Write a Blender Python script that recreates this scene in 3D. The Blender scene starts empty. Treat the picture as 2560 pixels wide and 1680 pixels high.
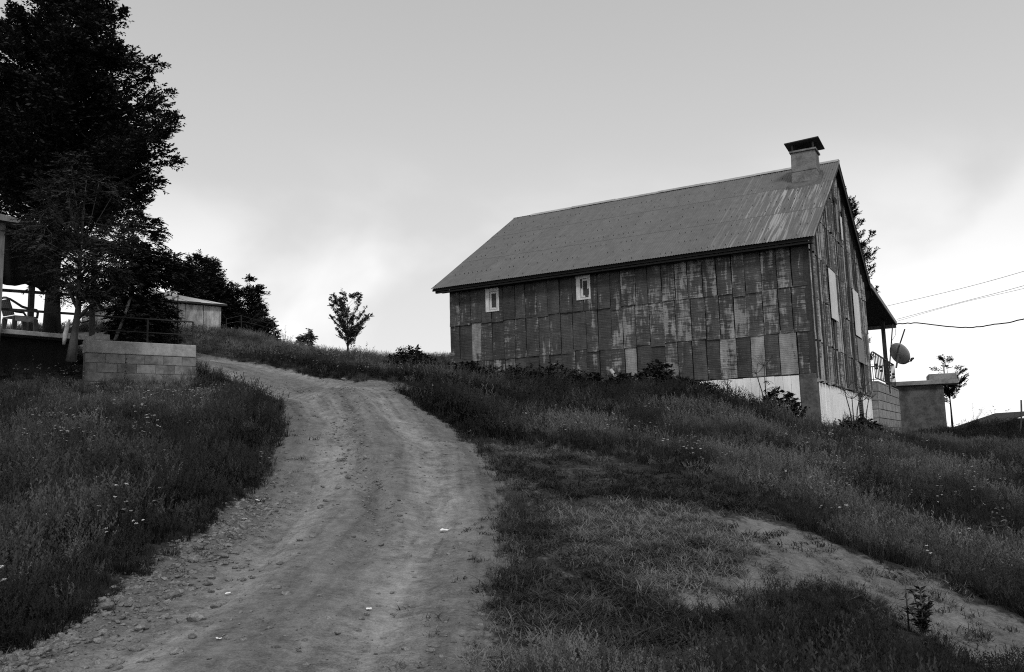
import bpy, math, random
import numpy as np
from mathutils import Vector, Matrix, noise as mnoise

random.seed(7)
RNG = np.random.default_rng(7)
SC = bpy.context.scene
COL = SC.collection
R = math.radians

# ------------------------------------------------------------------ camera
FPX, PITCH, ROLL = 2155.8, 0.1307, 0.0278       # focal length in photo pixels, pitch up, roll
cam_d = bpy.data.cameras.new('camera')
cam = bpy.data.objects.new('camera', cam_d)
COL.objects.link(cam)
cam_d.sensor_fit = 'HORIZONTAL'
cam_d.sensor_width = 36.0
cam_d.lens = FPX / 2560 * 36.0
cam_d.clip_start = 0.05
cam_d.clip_end = 6000
cam.matrix_world = Matrix.Rotation(math.pi / 2 + PITCH, 4, 'X') @ Matrix.Rotation(-ROLL, 4, 'Z')
SC.camera = cam

# ------------------------------------------------------------------ sky, sun, exposure
SUN_EL, SUN_AZ = R(47), R(172)                  # azimuth clockwise from +Y: behind the camera, a little right
SUN_STRENGTH, SKY_STRENGTH = 1.5, 0.10
w = bpy.data.worlds.new('World')
SC.world = w
w.use_nodes = True
nt = w.node_tree
nt.nodes.clear()
N = nt.nodes.new
out = N('ShaderNodeOutputWorld')
bg = N('ShaderNodeBackground')
sky = N('ShaderNodeTexSky')
sky.sky_type = 'NISHITA'
sky.sun_disc = False
sky.sun_elevation = SUN_EL
sky.sun_rotation = SUN_AZ
sky.air_density = 1.0
sky.dust_density = 2.5
sky.altitude = 1500
bw = N('ShaderNodeRGBToBW')
nt.links.new(sky.outputs[0], bw.inputs[0])
tc = N('ShaderNodeTexCoord')
mp = N('ShaderNodeMapping')
mp.inputs['Location'].default_value = (-4.04, -1.67, 2.33)
mp.inputs['Scale'].default_value = (1.0, 1.0, 1.7)
nt.links.new(tc.outputs['Generated'], mp.inputs[0])
n1 = N('ShaderNodeTexNoise')
n1.inputs['Scale'].default_value = 2.6
n1.inputs['Detail'].default_value = 5
n1.inputs['Roughness'].default_value = 0.46
n1.inputs['Distortion'].default_value = 0.35
nt.links.new(mp.outputs[0], n1.inputs['Vector'])
sep = N('ShaderNodeSeparateXYZ')
nt.links.new(tc.outputs['Generated'], sep.inputs[0])


def wmath(op, a, b=None, c=None, clamp=False):
    m = N('ShaderNodeMath')
    m.operation = op
    m.use_clamp = clamp
    for i, v in enumerate((a, b, c)):
        if v is None:
            continue
        if isinstance(v, (int, float)):
            m.inputs[i].default_value = v
        else:
            nt.links.new(v, m.inputs[i])
    return m.outputs[0]


def wrange(v, a, b, c, d):
    m = N('ShaderNodeMapRange')
    m.interpolation_type = 'SMOOTHSTEP'
    nt.links.new(v, m.inputs[0])
    for i, x in enumerate((a, b, c, d)):
        m.inputs[i + 1].default_value = x
    return m.outputs[0]


haze_lo = wrange(sep.outputs[2], -0.05, 0.62, 1.0, 0.0)      # a milky veil, thicker towards the horizon all round
veil = wmath('MULTIPLY_ADD', haze_lo, 3.0, 4.0)
base = wmath('MULTIPLY_ADD', bw.outputs[0], 0.12, veil)
lowb = wrange(sep.outputs[2], 0.0, 0.20, 0.055, 0.0)            # the banks close up towards the horizon
cl = wrange(wmath('ADD', n1.outputs[0], lowb), 0.44, 0.59, 0.0, 1.0)
cl_el = wrange(sep.outputs[2], 0.10, 0.36, 1.0, 0.0)         # cumulus banks stand low over the horizon
clm = wmath('MULTIPLY', cl, cl_el)
n2 = N('ShaderNodeTexNoise')
n2.inputs['Scale'].default_value = 5.0
n2.inputs['Detail'].default_value = 6
nt.links.new(mp.outputs[0], n2.inputs['Vector'])
cval = wmath('MULTIPLY_ADD', n2.outputs[0], 3.0, 8.2)
mixn = N('ShaderNodeMix')
mixn.data_type = 'FLOAT'
nt.links.new(clm, mixn.inputs[0])
nt.links.new(base, mixn.inputs[2])
nt.links.new(cval, mixn.inputs[3])
nt.links.new(mixn.outputs[0], bg.inputs['Color'])
bg.inputs['Strength'].default_value = SKY_STRENGTH
nt.links.new(bg.outputs[0], out.inputs[0])

sd = bpy.data.lights.new('sun', 'SUN')
sd.energy = SUN_STRENGTH
sd.angle = R(12)
sd.color = (1, 1, 1)                            # the photograph is black and white
sun = bpy.data.objects.new('sun', sd)
COL.objects.link(sun)
sdir = Vector((math.sin(SUN_AZ) * math.cos(SUN_EL), math.cos(SUN_AZ) * math.cos(SUN_EL), math.sin(SUN_EL)))
sun.rotation_euler = sdir.to_track_quat('Z', 'Y').to_euler()
sun.location = (0, -20, 30)

vs = SC.view_settings
vs.view_transform = 'Standard'
vs.look = 'None'
vs.gamma = 1.0
vs.exposure = 0.2
vs.use_curve_mapping = False
SC.cycles.use_denoising = False
SC.cycles.filter_width = 1.1
SC.cycles.max_bounces = 3
SC.cycles.diffuse_bounces = 2
SC.cycles.glossy_bounces = 2
SC.cycles.transparent_max_bounces = 8


# ------------------------------------------------------------------ survey helpers: photo sight lines -> places
def ray(px, py):
    du, dv = px - 1280.0, py - 840.0
    c, s = math.cos(ROLL), math.sin(ROLL)
    u, v = c * du - s * dv, s * du + c * dv
    r, up = u / FPX, -v / FPX
    return np.array([r, math.cos(PITCH) - math.sin(PITCH) * up, math.sin(PITCH) + math.cos(PITCH) * up])


def P(px, py, d):
    q = ray(px, py)
    return q * (d / q[1])


def V(p):
    return Vector((float(p[0]), float(p[1]), float(p[2])))


# ------------------------------------------------------------------ object helpers
def link(o, parent=None):
    COL.objects.link(o)
    if parent is not None:
        o.parent = parent
    return o


def tag(o, label=None, cat=None, group=None, kind=None):
    if label:
        o['label'] = label
    if cat:
        o['category'] = cat
    if group:
        o['group'] = group
    if kind:
        o['kind'] = kind
    return o


def empty(name, loc, rz=0.0, label=None, cat=None, group=None):
    o = bpy.data.objects.new(name, None)
    o.empty_display_size = 0.2
    o.location = V(loc)
    o.rotation_euler = (0, 0, rz)
    link(o)
    return tag(o, label, cat, group)


class MB:
    """collects faces; build() links them as ONE mesh object"""

    def __init__(self):
        self.v, self.f = [], []

    def add(self, verts, faces):
        k = len(self.v)
        self.v += [tuple(float(c) for c in p) for p in verts]
        self.f += [tuple(i + k for i in f) for f in faces]
        return self

    def box(self, x0, x1, y0, y1, z0, z1):
        return self.add([(x0, y0, z0), (x1, y0, z0), (x1, y1, z0), (x0, y1, z0),
                         (x0, y0, z1), (x1, y0, z1), (x1, y1, z1), (x0, y1, z1)],
                        [(0, 3, 2, 1), (4, 5, 6, 7), (0, 1, 5, 4), (1, 2, 6, 5), (2, 3, 7, 6), (3, 0, 4, 7)])

    def hexa(self, p):                          # eight corners: four below, four above
        return self.add(p, [(0, 3, 2, 1), (4, 5, 6, 7), (0, 1, 5, 4), (1, 2, 6, 5), (2, 3, 7, 6), (3, 0, 4, 7)])

    def beam(self, a, b, wd, ht):               # rectangular bar from a to b
        a, b = V(a), V(b)
        d = (b - a).normalized()
        up = Vector((0, 0, 1)) if abs(d.z) < 0.95 else Vector((0, 1, 0))
        s = d.cross(up).normalized() * wd / 2
        u = s.cross(d).normalized() * ht / 2
        return self.hexa([a - s - u, a + s - u, b + s - u, b - s - u, a - s + u, a + s + u, b + s + u, b - s + u])

    def tube(self, pts, rad, n=6, cap=True):
        pts = [V(p) for p in pts]
        if isinstance(rad, (int, float)):
            rad = [rad] * len(pts)
        k = len(self.v)
        prev = None
        for i, p in enumerate(pts):
            d = (pts[min(i + 1, len(pts) - 1)] - pts[max(i - 1, 0)]).normalized()
            if prev is None:
                t = Vector((1, 0, 0)) if abs(d.x) < 0.8 else Vector((0, 1, 0))
                s = d.cross(t).normalized()
            else:
                s = (prev - d * prev.dot(d)).normalized()
            prev = s
            u = d.cross(s)
            for j in range(n):
                a = 2 * math.pi * j / n
                q = p + (s * math.cos(a) + u * math.sin(a)) * rad[i]
                self.v.append((q.x, q.y, q.z))
        for i in range(len(pts) - 1):
            for j in range(n):
                a, b = k + i * n + j, k + i * n + (j + 1) % n
                self.f.append((a, b, b + n, a + n))
        if cap:
            self.f.append(tuple(k + j for j in reversed(range(n))))
            self.f.append(tuple(k + (len(pts) - 1) * n + j for j in range(n)))
        return self

    def mesh(self, name, mat, smooth=False):
        me = bpy.data.meshes.new(name)
        me.from_pydata(self.v, [], self.f)
        if mat:
            me.materials.append(mat)
        if smooth:
            me.polygons.foreach_set('use_smooth', [True] * len(me.polygons))
        me.update()
        return me

    def build(self, name, mat, parent=None, smooth=False, bevel=0.0):
        o = bpy.data.objects.new(name, self.mesh(name, mat, smooth))
        link(o, parent)
        if bevel:
            m = o.modifiers.new('bevel', 'BEVEL')
            m.width = bevel
            m.segments = 2
            m.limit_method = 'ANGLE'
        return o


def np_mesh(name, verts, quads, mat, smooth=False):
    me = bpy.data.meshes.new(name)
    nv, nf = len(verts), len(quads)
    k = quads.shape[1]
    me.vertices.add(nv)
    me.vertices.foreach_set('co', np.ascontiguousarray(verts, np.float32).ravel())
    me.loops.add(nf * k)
    me.loops.foreach_set('vertex_index', np.ascontiguousarray(quads, np.int32).ravel())
    me.polygons.add(nf)
    me.polygons.foreach_set('loop_start', np.arange(0, nf * k, k, dtype=np.int32))
    if smooth:
        me.polygons.foreach_set('use_smooth', np.ones(nf, bool))
    me.update(calc_edges=True)
    if mat:
        me.materials.append(mat)
    return me


# ------------------------------------------------------------------ materials (all grey: a black and white photograph)
class NB:
    def __init__(self, name):
        self.m = bpy.data.materials.new(name)
        self.m.use_nodes = True
        self.t = self.m.node_tree
        self.t.nodes.clear()
        self.out = self.n('ShaderNodeOutputMaterial')
        self.b = self.n('ShaderNodeBsdfPrincipled')
        self.t.links.new(self.b.outputs[0], self.out.inputs[0])
        self.b.inputs['Specular IOR Level'].default_value = 0.25

    def n(self, k):
        return self.t.nodes.new(k)

    def put(self, v, sock):
        if isinstance(v, (int, float)):
            sock.default_value = v
        elif isinstance(v, tuple):
            sock.default_value = v
        else:
            self.t.links.new(v, sock)

    def math(self, op, a, b=None, c=None, clamp=False):
        m = self.n('ShaderNodeMath')
        m.operation = op
        m.use_clamp = clamp
        for i, v in enumerate((a, b, c)):
            if v is not None:
                self.put(v, m.inputs[i])
        return m.outputs[0]

    def coord(self, scale=(1, 1, 1), kind='Object', rnd=0.0):
        t = self.n('ShaderNodeTexCoord')
        m = self.n('ShaderNodeMapping')
        self.put(t.outputs[kind], m.inputs[0])
        m.inputs['Scale'].default_value = scale
        if rnd:
            oi = self.n('ShaderNodeObjectInfo')
            c = self.n('ShaderNodeCombineXYZ')
            r1 = self.math('MULTIPLY', oi.outputs['Random'], rnd)
            r2 = self.math('MULTIPLY', oi.outputs['Random'], rnd * 1.7)
            self.put(r1, c.inputs[0])
            self.put(r2, c.inputs[1])
            self.put(r1, c.inputs[2])
            self.put(c.outputs[0], m.inputs['Location'])
        return m.outputs[0]

    def noise(self, vec, scale=5.0, detail=4.0, rough=0.55, dist=0.0):
        x = self.n('ShaderNodeTexNoise')
        self.put(vec, x.inputs['Vector'])
        x.inputs['Scale'].default_value = scale
        x.inputs['Detail'].default_value = detail
        x.inputs['Roughness'].default_value = rough
        x.inputs['Distortion'].default_value = dist
        return x.outputs[0]

    def rng(self, v, a, b, c, d, smooth=True):
        m = self.n('ShaderNodeMapRange')
        m.interpolation_type = 'SMOOTHSTEP' if smooth else 'LINEAR'
        self.put(v, m.inputs[0])
        for i, x in enumerate((a, b, c, d)):
            self.put(x, m.inputs[i + 1])
        return m.outputs[0]

    def mix(self, f, a, b):
        m = self.n('ShaderNodeMix')
        m.data_type = 'FLOAT'
        self.put(f, m.inputs[0])
        self.put(a, m.inputs[2])
        self.put(b, m.inputs[3])
        return m.outputs[0]

    def attr(self, name, kind='GEOMETRY'):
        a = self.n('ShaderNodeAttribute')
        a.attribute_type = kind
        a.attribute_name = name
        return a.outputs['Fac']

    def bump(self, h, strength=0.5, dist=0.02):
        b = self.n('ShaderNodeBump')
        b.inputs['Strength'].default_value = strength
        b.inputs['Distance'].default_value = dist
        self.put(h, b.inputs['Height'])
        self.put(b.outputs[0], self.b.inputs['Normal'])

    def done(self, col, rough=0.85):
        c = self.n('ShaderNodeCombineColor')
        for i in range(3):
            self.put(col, c.inputs[i])
        self.put(c.outputs[0], self.b.inputs['Base Color'])
        self.put(rough, self.b.inputs['Roughness'])
        return self.m


def plain(name, lo, hi, scale=6.0, rough=0.85, stretch=(1, 1, 1), bump=0.0, bdist=0.01, rnd=11.0, detail=5, metal=0.0, tone=0.0):
    """mottled grey: a coarse and a fine noise between lo and hi; tone = spread of the mean from piece to piece"""
    detail = min(detail, 3)
    b = NB(name)
    v = b.coord(stretch, rnd=rnd)
    a = b.noise(v, scale, detail, 0.6)
    c = b.noise(v, scale * 6.3, 2, 0.6)
    f = b.math('MULTIPLY_ADD', c, 0.35, b.math('MULTIPLY', a, 0.65))
    col = b.rng(f, 0.33, 0.67, lo, hi)
    if tone:
        oi = b.n('ShaderNodeObjectInfo')
        col = b.math('MULTIPLY', col, b.math('MULTIPLY_ADD', oi.outputs['Random'], 2 * tone, 1 - tone))
    if bump:
        b.bump(f, bump, bdist)
    b.b.inputs['Metallic'].default_value = metal
    return b.done(col, rough)


M = {}
M['concrete'] = plain('concrete', 0.20, 0.36, 2.2, 0.9, bump=0.5, bdist=0.012, tone=0.10)
M['concrete_dark'] = plain('concrete_dark', 0.09, 0.24, 1.6, 0.9, bump=0.7, bdist=0.02, tone=0.12)
M['mortar'] = plain('mortar', 0.09, 0.15, 5, 0.95)
M['terrace'] = plain('terrace', 0.16, 0.32, 1.8, 0.9, bump=0.6, bdist=0.015, tone=0.10)
M['pier'] = plain('pier', 0.05, 0.13, 2.5, 0.95, bump=0.7, bdist=0.02)
M['timber'] = plain('timber', 0.14, 0.26, 3.0, 0.85, stretch=(9, 9, 0.7), bump=0.4, bdist=0.006, tone=0.1)
M['timber_dark'] = plain('timber_dark', 0.025, 0.055, 3.0, 0.85, stretch=(6, 6, 6), bump=0.3)
M['iron'] = plain('iron', 0.012, 0.03, 8, 0.6)
M['iron_grey'] = plain('iron_grey', 0.05, 0.10, 8, 0.6)
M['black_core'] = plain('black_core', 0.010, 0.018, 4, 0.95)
M['tarp'] = plain('tarp', 0.012, 0.022, 3, 0.7)
M['white_paint'] = plain('white_paint', 0.76, 0.93, 3.0, 0.75, stretch=(1.2, 1.2, 0.25), detail=3, tone=0.06)
M['frame_paint'] = plain('frame_paint', 0.50, 0.72, 5.0, 0.7, stretch=(3, 3, 1), bump=0.25, bdist=0.004, tone=0.03)
M['limewash'] = plain('limewash', 0.35, 0.6, 6.0, 0.9, bump=0.4)
M['stone'] = plain('stone', 0.085, 0.24, 5.0, 0.9, bump=0.6, bdist=0.01, tone=0.3)
M['paper'] = plain('paper', 0.75, 0.88, 8, 0.8)
M['plastic_dark'] = plain('plastic_dark', 0.03, 0.06, 5, 0.5)
M['dish'] = plain('dish', 0.34, 0.44, 3, 0.5)
M['bark'] = plain('bark', 0.04, 0.09, 5.0, 0.95, stretch=(3, 3, 0.6), bump=0.7, bdist=0.02)
M['bark_dark'] = plain('bark_dark', 0.014, 0.032, 5.0, 0.95, stretch=(3, 3, 0.6), bump=0.7, bdist=0.02)
M['bark_pale'] = plain('bark_pale', 0.10, 0.20, 5.0, 0.95, stretch=(3, 3, 0.8), bump=0.6, bdist=0.01)
M['glass'] = plain('glass', 0.006, 0.012, 2, 0.45)
M['curtain'] = plain('curtain', 0.25, 0.35, 8, 0.9)
M['pipe_white'] = plain('pipe_white', 0.35, 0.6, 5, 0.6)
M['shed_wall'] = plain('shed_wall', 0.24, 0.58, 2.6, 0.9, stretch=(3, 3, 0.8), bump=0.3)
M['shed_roof'] = plain('shed_roof', 0.45, 0.65, 2.0, 0.6)


def leafmat(name, lo, hi, trans=0.25):
    b = NB(name)
    a = b.attr('shade')
    col = b.rng(a, 0.0, 1.0, lo, hi, False)
    m = b.done(col, 0.6)
    c = b.b.inputs['Base Color'].links[0].from_socket
    tr = b.n('ShaderNodeBsdfTranslucent')
    b.t.links.new(c, tr.inputs[0])
    mx = b.n('ShaderNodeMixShader')
    mx.inputs[0].default_value = trans
    b.t.links.new(b.b.outputs[0], mx.inputs[1])
    b.t.links.new(tr.outputs[0], mx.inputs[2])
    b.t.links.new(mx.outputs[0], b.out.inputs[0])
    return m


M['leaf_black'] = leafmat('leaf_black', 0.010, 0.026, 0.12)  # backlit trees: their shade is put into the near-black leaf colour
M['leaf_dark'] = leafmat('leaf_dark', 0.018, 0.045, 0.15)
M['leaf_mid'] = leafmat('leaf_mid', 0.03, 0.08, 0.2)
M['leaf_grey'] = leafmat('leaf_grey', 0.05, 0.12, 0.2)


def grassmat(name, lo, hi, trans=0.25):
    b = NB(name)
    a = b.attr('shade', 'INSTANCER')
    o = b.n('ShaderNodeObjectInfo')
    g = b.n('ShaderNodeTexCoord')
    k = b.math('MULTIPLY', a, b.math('MULTIPLY_ADD', o.outputs['Random'], 0.8, 0.6))
    col = b.rng(k, 0.0, 1.1, lo, hi, False)
    m = b.done(col, 0.7)
    c = b.b.inputs['Base Color'].links[0].from_socket
    tr = b.n('ShaderNodeBsdfTranslucent')
    b.t.links.new(c, tr.inputs[0])
    mx = b.n('ShaderNodeMixShader')
    mx.inputs[0].default_value = trans
    b.t.links.new(b.b.outputs[0], mx.inputs[1])
    b.t.links.new(tr.outputs[0], mx.inputs[2])
    b.t.links.new(mx.outputs[0], b.out.inputs[0])
    return m


M['grass'] = grassmat('grass', 0.007, 0.092)
M['seed'] = grassmat('seed', 0.018, 0.20)
M['weed'] = grassmat('weed', 0.006, 0.034)
M['hay'] = grassmat('hay', 0.012, 0.21)
M['petal'] = grassmat('petal', 0.55, 0.8)
# ------------------------------------------------------------------ terrain
CTRL_PX = [  # photo sight line, surveyed distance, height of the growth that hides the soil there
    (1280, 1680, 5.0, 0), (600, 1680, 4.9, 0), (100, 1680, 4.8, 0), (1700, 1680, 5.2, .05), (2100, 1680, 5.6, .1), (2500, 1680, 6.2, 0),
    (900, 1300, 9.2, 0), (850, 1180, 11.2, 0), (900, 1080, 13.5, 0), (850, 970, 18.5, 0), (640, 915, 25.5, 0), (540, 900, 28.5, 0),
    (0, 1520, 6.0, .15), (0, 1320, 8.4, .2), (300, 1260, 8.8, .2), (520, 1250, 9.4, .15), (0, 1120, 12.5, .25), (300, 1110, 12.6, .25), (560, 1080, 13.2, .2),
    (640, 1010, 16.0, .25), (300, 1000, 16.8, .3), (0, 990, 17.0, .3), (480, 985, 20.5, .32), (610, 985, 19.5, .38), (550, 958, 22.5, .38), (200, 950, 21.0, .3), (0, 940, 20.5, .3),
    (700, 905, 28.0, 0), (900, 945, 23.0, 0), (868, 880, 40.0, .2), (1060, 918, 38.0, .2), (700, 872, 40.0, .2), (560, 846, 38.0, .25),
    (980, 968, 20.0, 0), (1100, 955, 26.0, .1), (1130, 968, 32.0, .3), (1150, 1062, 16.0, .25), (1250, 1010, 21.5, .3), (1400, 1110, 14.5, .2),
    (1300, 1310, 9.2, .04), (1300, 1500, 6.6, .04), (1700, 1060, 18.0, .25), (1700, 998, 24.5, .3), (1400, 985, 27.0, .3), (2000, 1070, 22.5, .25), (1870, 1015, 24.8, .28),
    (1760, 1200, 12.0, .08), (1750, 1400, 7.8, .05), (2043, 1066, 25.6, .3), (2240, 1112, 41.0, .2), (2000, 1210, 13.0, .15), (2000, 1400, 8.2, 0),
    (2400, 1150, 22.0, .25), (2400, 1310, 13.0, .2), (2500, 1460, 9.2, .15), (2300, 1108, 33.0, .25), (2420, 1062, 46.0, .2), (2540, 1102, 38.0, .25),
    (2560, 1110, 29.0, .2), (1550, 1560, 6.3, .04), (2250, 1240, 13.5, .2),
]
CTRL = [tuple(P(*c[:3]) - np.array([0, 0, c[3]])) for c in CTRL_PX]
CTRL += [(0, 0, -1.62), (-4, 0, -1.45), (4, 0, -1.8), (0, -10, -2.6), (-15, -8, -1.6), (15, -8, -3.6), (30, 10, -3.6), (30, 25, -2.0),
         (32, 42, -0.5), (-28, 8, -0.2), (-28, 22, 2.6), (-28, 36, 5.4), (-16, 24, 2.9), (-13.5, 26, 3.0), (-18, 30, 4.3), (-14, 33, 4.85), (-12, 36, 5.15), (-16, 45, 5.4),
         (-4, 48, 5.0), (4, 46, 4.2), (12, 46, 1.5), (2, 38, 3.9), (8, 36, 1.9), (12, 30, 0.35), (11.6, 28.9, 0.32), (12.7, 30.7, 0.05), (14.2, 33.3, -0.2), (15.6, 35.9, -0.42), (17.0, 38.2, -0.5), (19.0, 42.0, -0.45), (20, 50, 0.35), (26, 50, 0.6), (-28, 60, 4.2), (0, 62, 3.6), (28, 62, -0.8), (5, 32, 2.4)]
C = np.array(CTRL, float)


def _phi(r2):
    return 0.5 * r2 * np.log(r2 + 1e-12)


def _fit(C, lam=0.3):
    n = len(C)
    d2 = ((C[:, None, :2] - C[None, :, :2]) ** 2).sum(-1)
    K = _phi(d2) + lam * np.eye(n)
    Q = np.c_[np.ones(n), C[:, :2]]
    A = np.block([[K, Q], [Q.T, np.zeros((3, 3))]])
    return np.linalg.solve(A, np.r_[C[:, 2], 0, 0, 0])


TPS = _fit(C)


def vnoise(x, y, seed=0):
    """value noise in [-1, 1]"""
    xi, yi = np.floor(x).astype(np.int64), np.floor(y).astype(np.int64)
    fx, fy = x - xi, y - yi
    fx, fy = fx * fx * (3 - 2 * fx), fy * fy * (3 - 2 * fy)

    def h(a, b):
        q = (a * 374761393 + b * 668265263 + seed * 974634777) & 0xFFFFFFFF
        q = ((q ^ (q >> 13)) * 1274126177) & 0xFFFFFFFF
        return ((q ^ (q >> 16)) & 0xFFFF) / 32767.5 - 1.0
    a, b, c, d = h(xi, yi), h(xi + 1, yi), h(xi, yi + 1), h(xi + 1, yi + 1)
    return (a * (1 - fx) + b * fx) * (1 - fy) + (c * (1 - fx) + d * fx) * fy


def fbm(x, y, f=1.0, o=4, seed=0):
    s, a, t = 0.0, 1.0, 0.0
    for i in range(o):
        s = s + a * vnoise(x * f + 17.3 * i, y * f - 9.1 * i, seed + i)
        t += a
        a *= 0.5
        f *= 2.03
    return s / t


def smooth(a, b, x):
    t = np.clip((x - a) / (b - a), 0, 1)
    return t * t * (3 - 2 * t)


def h_base(x, y):
    x, y = np.asarray(x, float), np.asarray(y, float)
    sh = x.shape
    x, y = x.ravel(), y.ravel()
    z = TPS[-3] + TPS[-2] * x + TPS[-1] * y
    for i in range(len(C)):
        z = z + TPS[i] * _phi((x - C[i, 0]) ** 2 + (y - C[i, 1]) ** 2)
    # away from the surveyed hill the land falls gently into the valley
    r = np.sqrt((x / 30.0) ** 2 + ((y - 26.0) / 36.0) ** 2)
    far = -6.0 - 0.02 * np.hypot(x, y) + 2.0 * fbm(x, y, 0.01, 3, 5)
    k = smooth(1.0, 2.2, r)
    return (z * (1 - k) + far * k).reshape(sh)


def hit(px, py, d0=3.0, d1=48.0):
    """where the sight line meets the ground"""
    q = ray(px, py)
    q = q / q[1]
    ds = np.linspace(d0, d1, 700)
    g = h_base(q[0] * ds, ds) - q[2] * ds
    i = np.argmax(g > 0)
    if g[i] <= 0:
        i = np.argmax(g)
    return np.array([q[0] * ds[i], ds[i]])


def poly_sd(x, y, poly):
    """signed distance to a closed polygon, positive inside"""
    p = np.array(poly, float)
    q = np.roll(p, -1, 0)
    ins = np.zeros(x.shape, bool)
    dm = np.full(x.shape, 1e9)
    for (ax, ay), (bx, by) in zip(p, q):
        ex, ey = bx - ax, by - ay
        t = np.clip(((x - ax) * ex + (y - ay) * ey) / (ex * ex + ey * ey + 1e-12), 0, 1)
        dm = np.minimum(dm, (x - ax - t * ex) ** 2 + (y - ay - t * ey) ** 2)
        cr = (ay > y) != (by > y)
        ins ^= cr & (x < (bx - ax) * (y - ay) / (by - ay + 1e-12) + ax)
    return np.where(ins, 1, -1) * np.sqrt(dm)


ROAD_L = [(0, 1655), (150, 1580), (300, 1490), (420, 1400), (520, 1340), (590, 1280), (650, 1210), (688, 1130), (698, 1060), (704, 1012), (640, 975), (560, 945), (500, 918)]
ROAD_R = [(1165, 1690), (1195, 1600), (1215, 1480), (1240, 1380), (1255, 1280), (1240, 1200), (1190, 1125), (1135, 1080), (1080, 1040), (1020, 998)]
ROAD_T = [(900, 958), (800, 945), (740, 930), (650, 910), (560, 895), (510, 886)]
wl = [hit(*p) for p in ROAD_L]
wr = [hit(*p) for p in ROAD_R]
wt = [hit(*p) for p in ROAD_T]
fork0, fork1 = hit(990, 975), hit(985, 962)
ROAD = [np.array([-3.4, 2.0]), np.array([-3.0, -6.0]), np.array([0.5, -6.0]), np.array([-0.1, 2.0])] + wr + \
       [fork0, fork0 + np.array([4.5, 1.5]), fork0 + np.array([5.0, 4.0]), fork1 + np.array([0.6, 0.8])] + wt + \
       [wt[-1] + np.array([-2.0, 1.6]), wt[-1] + np.array([-7.0, 4.4]), wl[-1] + np.array([-7.5, 3.2]), wl[-1] + np.array([-2.0, 1.0])] + wl[::-1]
PATH_A = [(1790, 1288), (1880, 1286), (2000, 1335), (2120, 1382), (2300, 1448), (2440, 1505), (2560, 1560), (2640, 1600)]
PATH_B = [(2640, 1710), (2520, 1690), (2400, 1640), (2250, 1555), (2120, 1485), (1990, 1430), (1900, 1385), (1790, 1345)]
PATH = [hit(*p) for p in PATH_A] + [hit(*p) for p in PATH_B]
BARE = [[hit(*p) for p in q] for q in (
    [(1760, 1440), (1900, 1390), (2060, 1430), (1980, 1500), (1800, 1560), (1720, 1510)],
    [(1600, 1650), (1780, 1600), (1880, 1640), (1760, 1700), (1600, 1700)],
    [(1560, 1440), (1680, 1410), (1740, 1440), (1640, 1470)],
    [(1400, 1440), (1470, 1425), (1480, 1450), (1420, 1465)],
    [(1560, 1290), (1640, 1275), (1660, 1300), (1580, 1312)])]
SHORT = [hit(*p) for p in [(1160, 1690), (1220, 1450), (1255, 1260), (1215, 1160), (1160, 1100), (1330, 1120), (1500, 1150), (1700, 1200), (1900, 1270), (2080, 1370),
                           (2280, 1450), (2560, 1560), (2650, 1700), (2450, 1665), (2260, 1560), (2050, 1490), (1900, 1510), (1800, 1560), (1760, 1690)]]


def masks(x, y):
    wob = 0.16 * fbm(x, y, 1.3, 4, 11)
    near = 0.35 + 0.65 * smooth(6, 14, y)
    rd = poly_sd(x, y, ROAD) + wob * near
    pt = poly_sd(x, y, PATH) + 0.34 * fbm(x, y, 1.9, 5, 21)
    for b in BARE:
        pt = np.maximum(pt, poly_sd(x, y, b) + 0.36 * fbm(x, y, 2.3, 5, 31))
    st = poly_sd(x, y, SHORT) + 0.35 * fbm(x, y, 0.9, 3, 41)
    return rd, pt, st


# centre line of the road, for tracks that run along it
CEN = np.array([[-1.6, -6], [-1.65, 2.0]] + [list((hit(*a) + hit(*b)) / 2) for a, b in (((150, 1580), (1195, 1600)), ((420, 1400), (1232, 1420)), ((590, 1280), (1255, 1280)),
               ((688, 1130), (1190, 1125)), ((698, 1060), (1110, 1060)), ((704, 1012), (1020, 998)))] + [list((hit(640, 975) + hit(800, 945)) / 2), list((hit(560, 945) + hit(650, 910)) / 2), list(wt[-1] * 0.5 + wl[-1] * 0.5), list(wt[-1] * 0.5 + wl[-1] * 0.5 + np.array([-7, 4]))])


def across(x, y):
    best = np.full(x.shape, 1e9)
    sg = np.zeros(x.shape)
    al = np.zeros(x.shape)
    s0 = 0.0
    for i in range(len(CEN) - 1):
        a, b = CEN[i], CEN[i + 1]
        e = b - a
        L = np.hypot(*e)
        t = np.clip(((x - a[0]) * e[0] + (y - a[1]) * e[1]) / L ** 2, 0, 1)
        dx, dy = x - a[0] - t * e[0], y - a[1] - t * e[1]
        d = np.hypot(dx, dy)
        s = np.sign(e[0] * dy - e[1] * dx) * d
        m = d < best
        best = np.where(m, d, best)
        sg = np.where(m, -s, sg)
        al = np.where(m, s0 + t * L, al)
        s0 += L
    return sg, al


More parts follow.
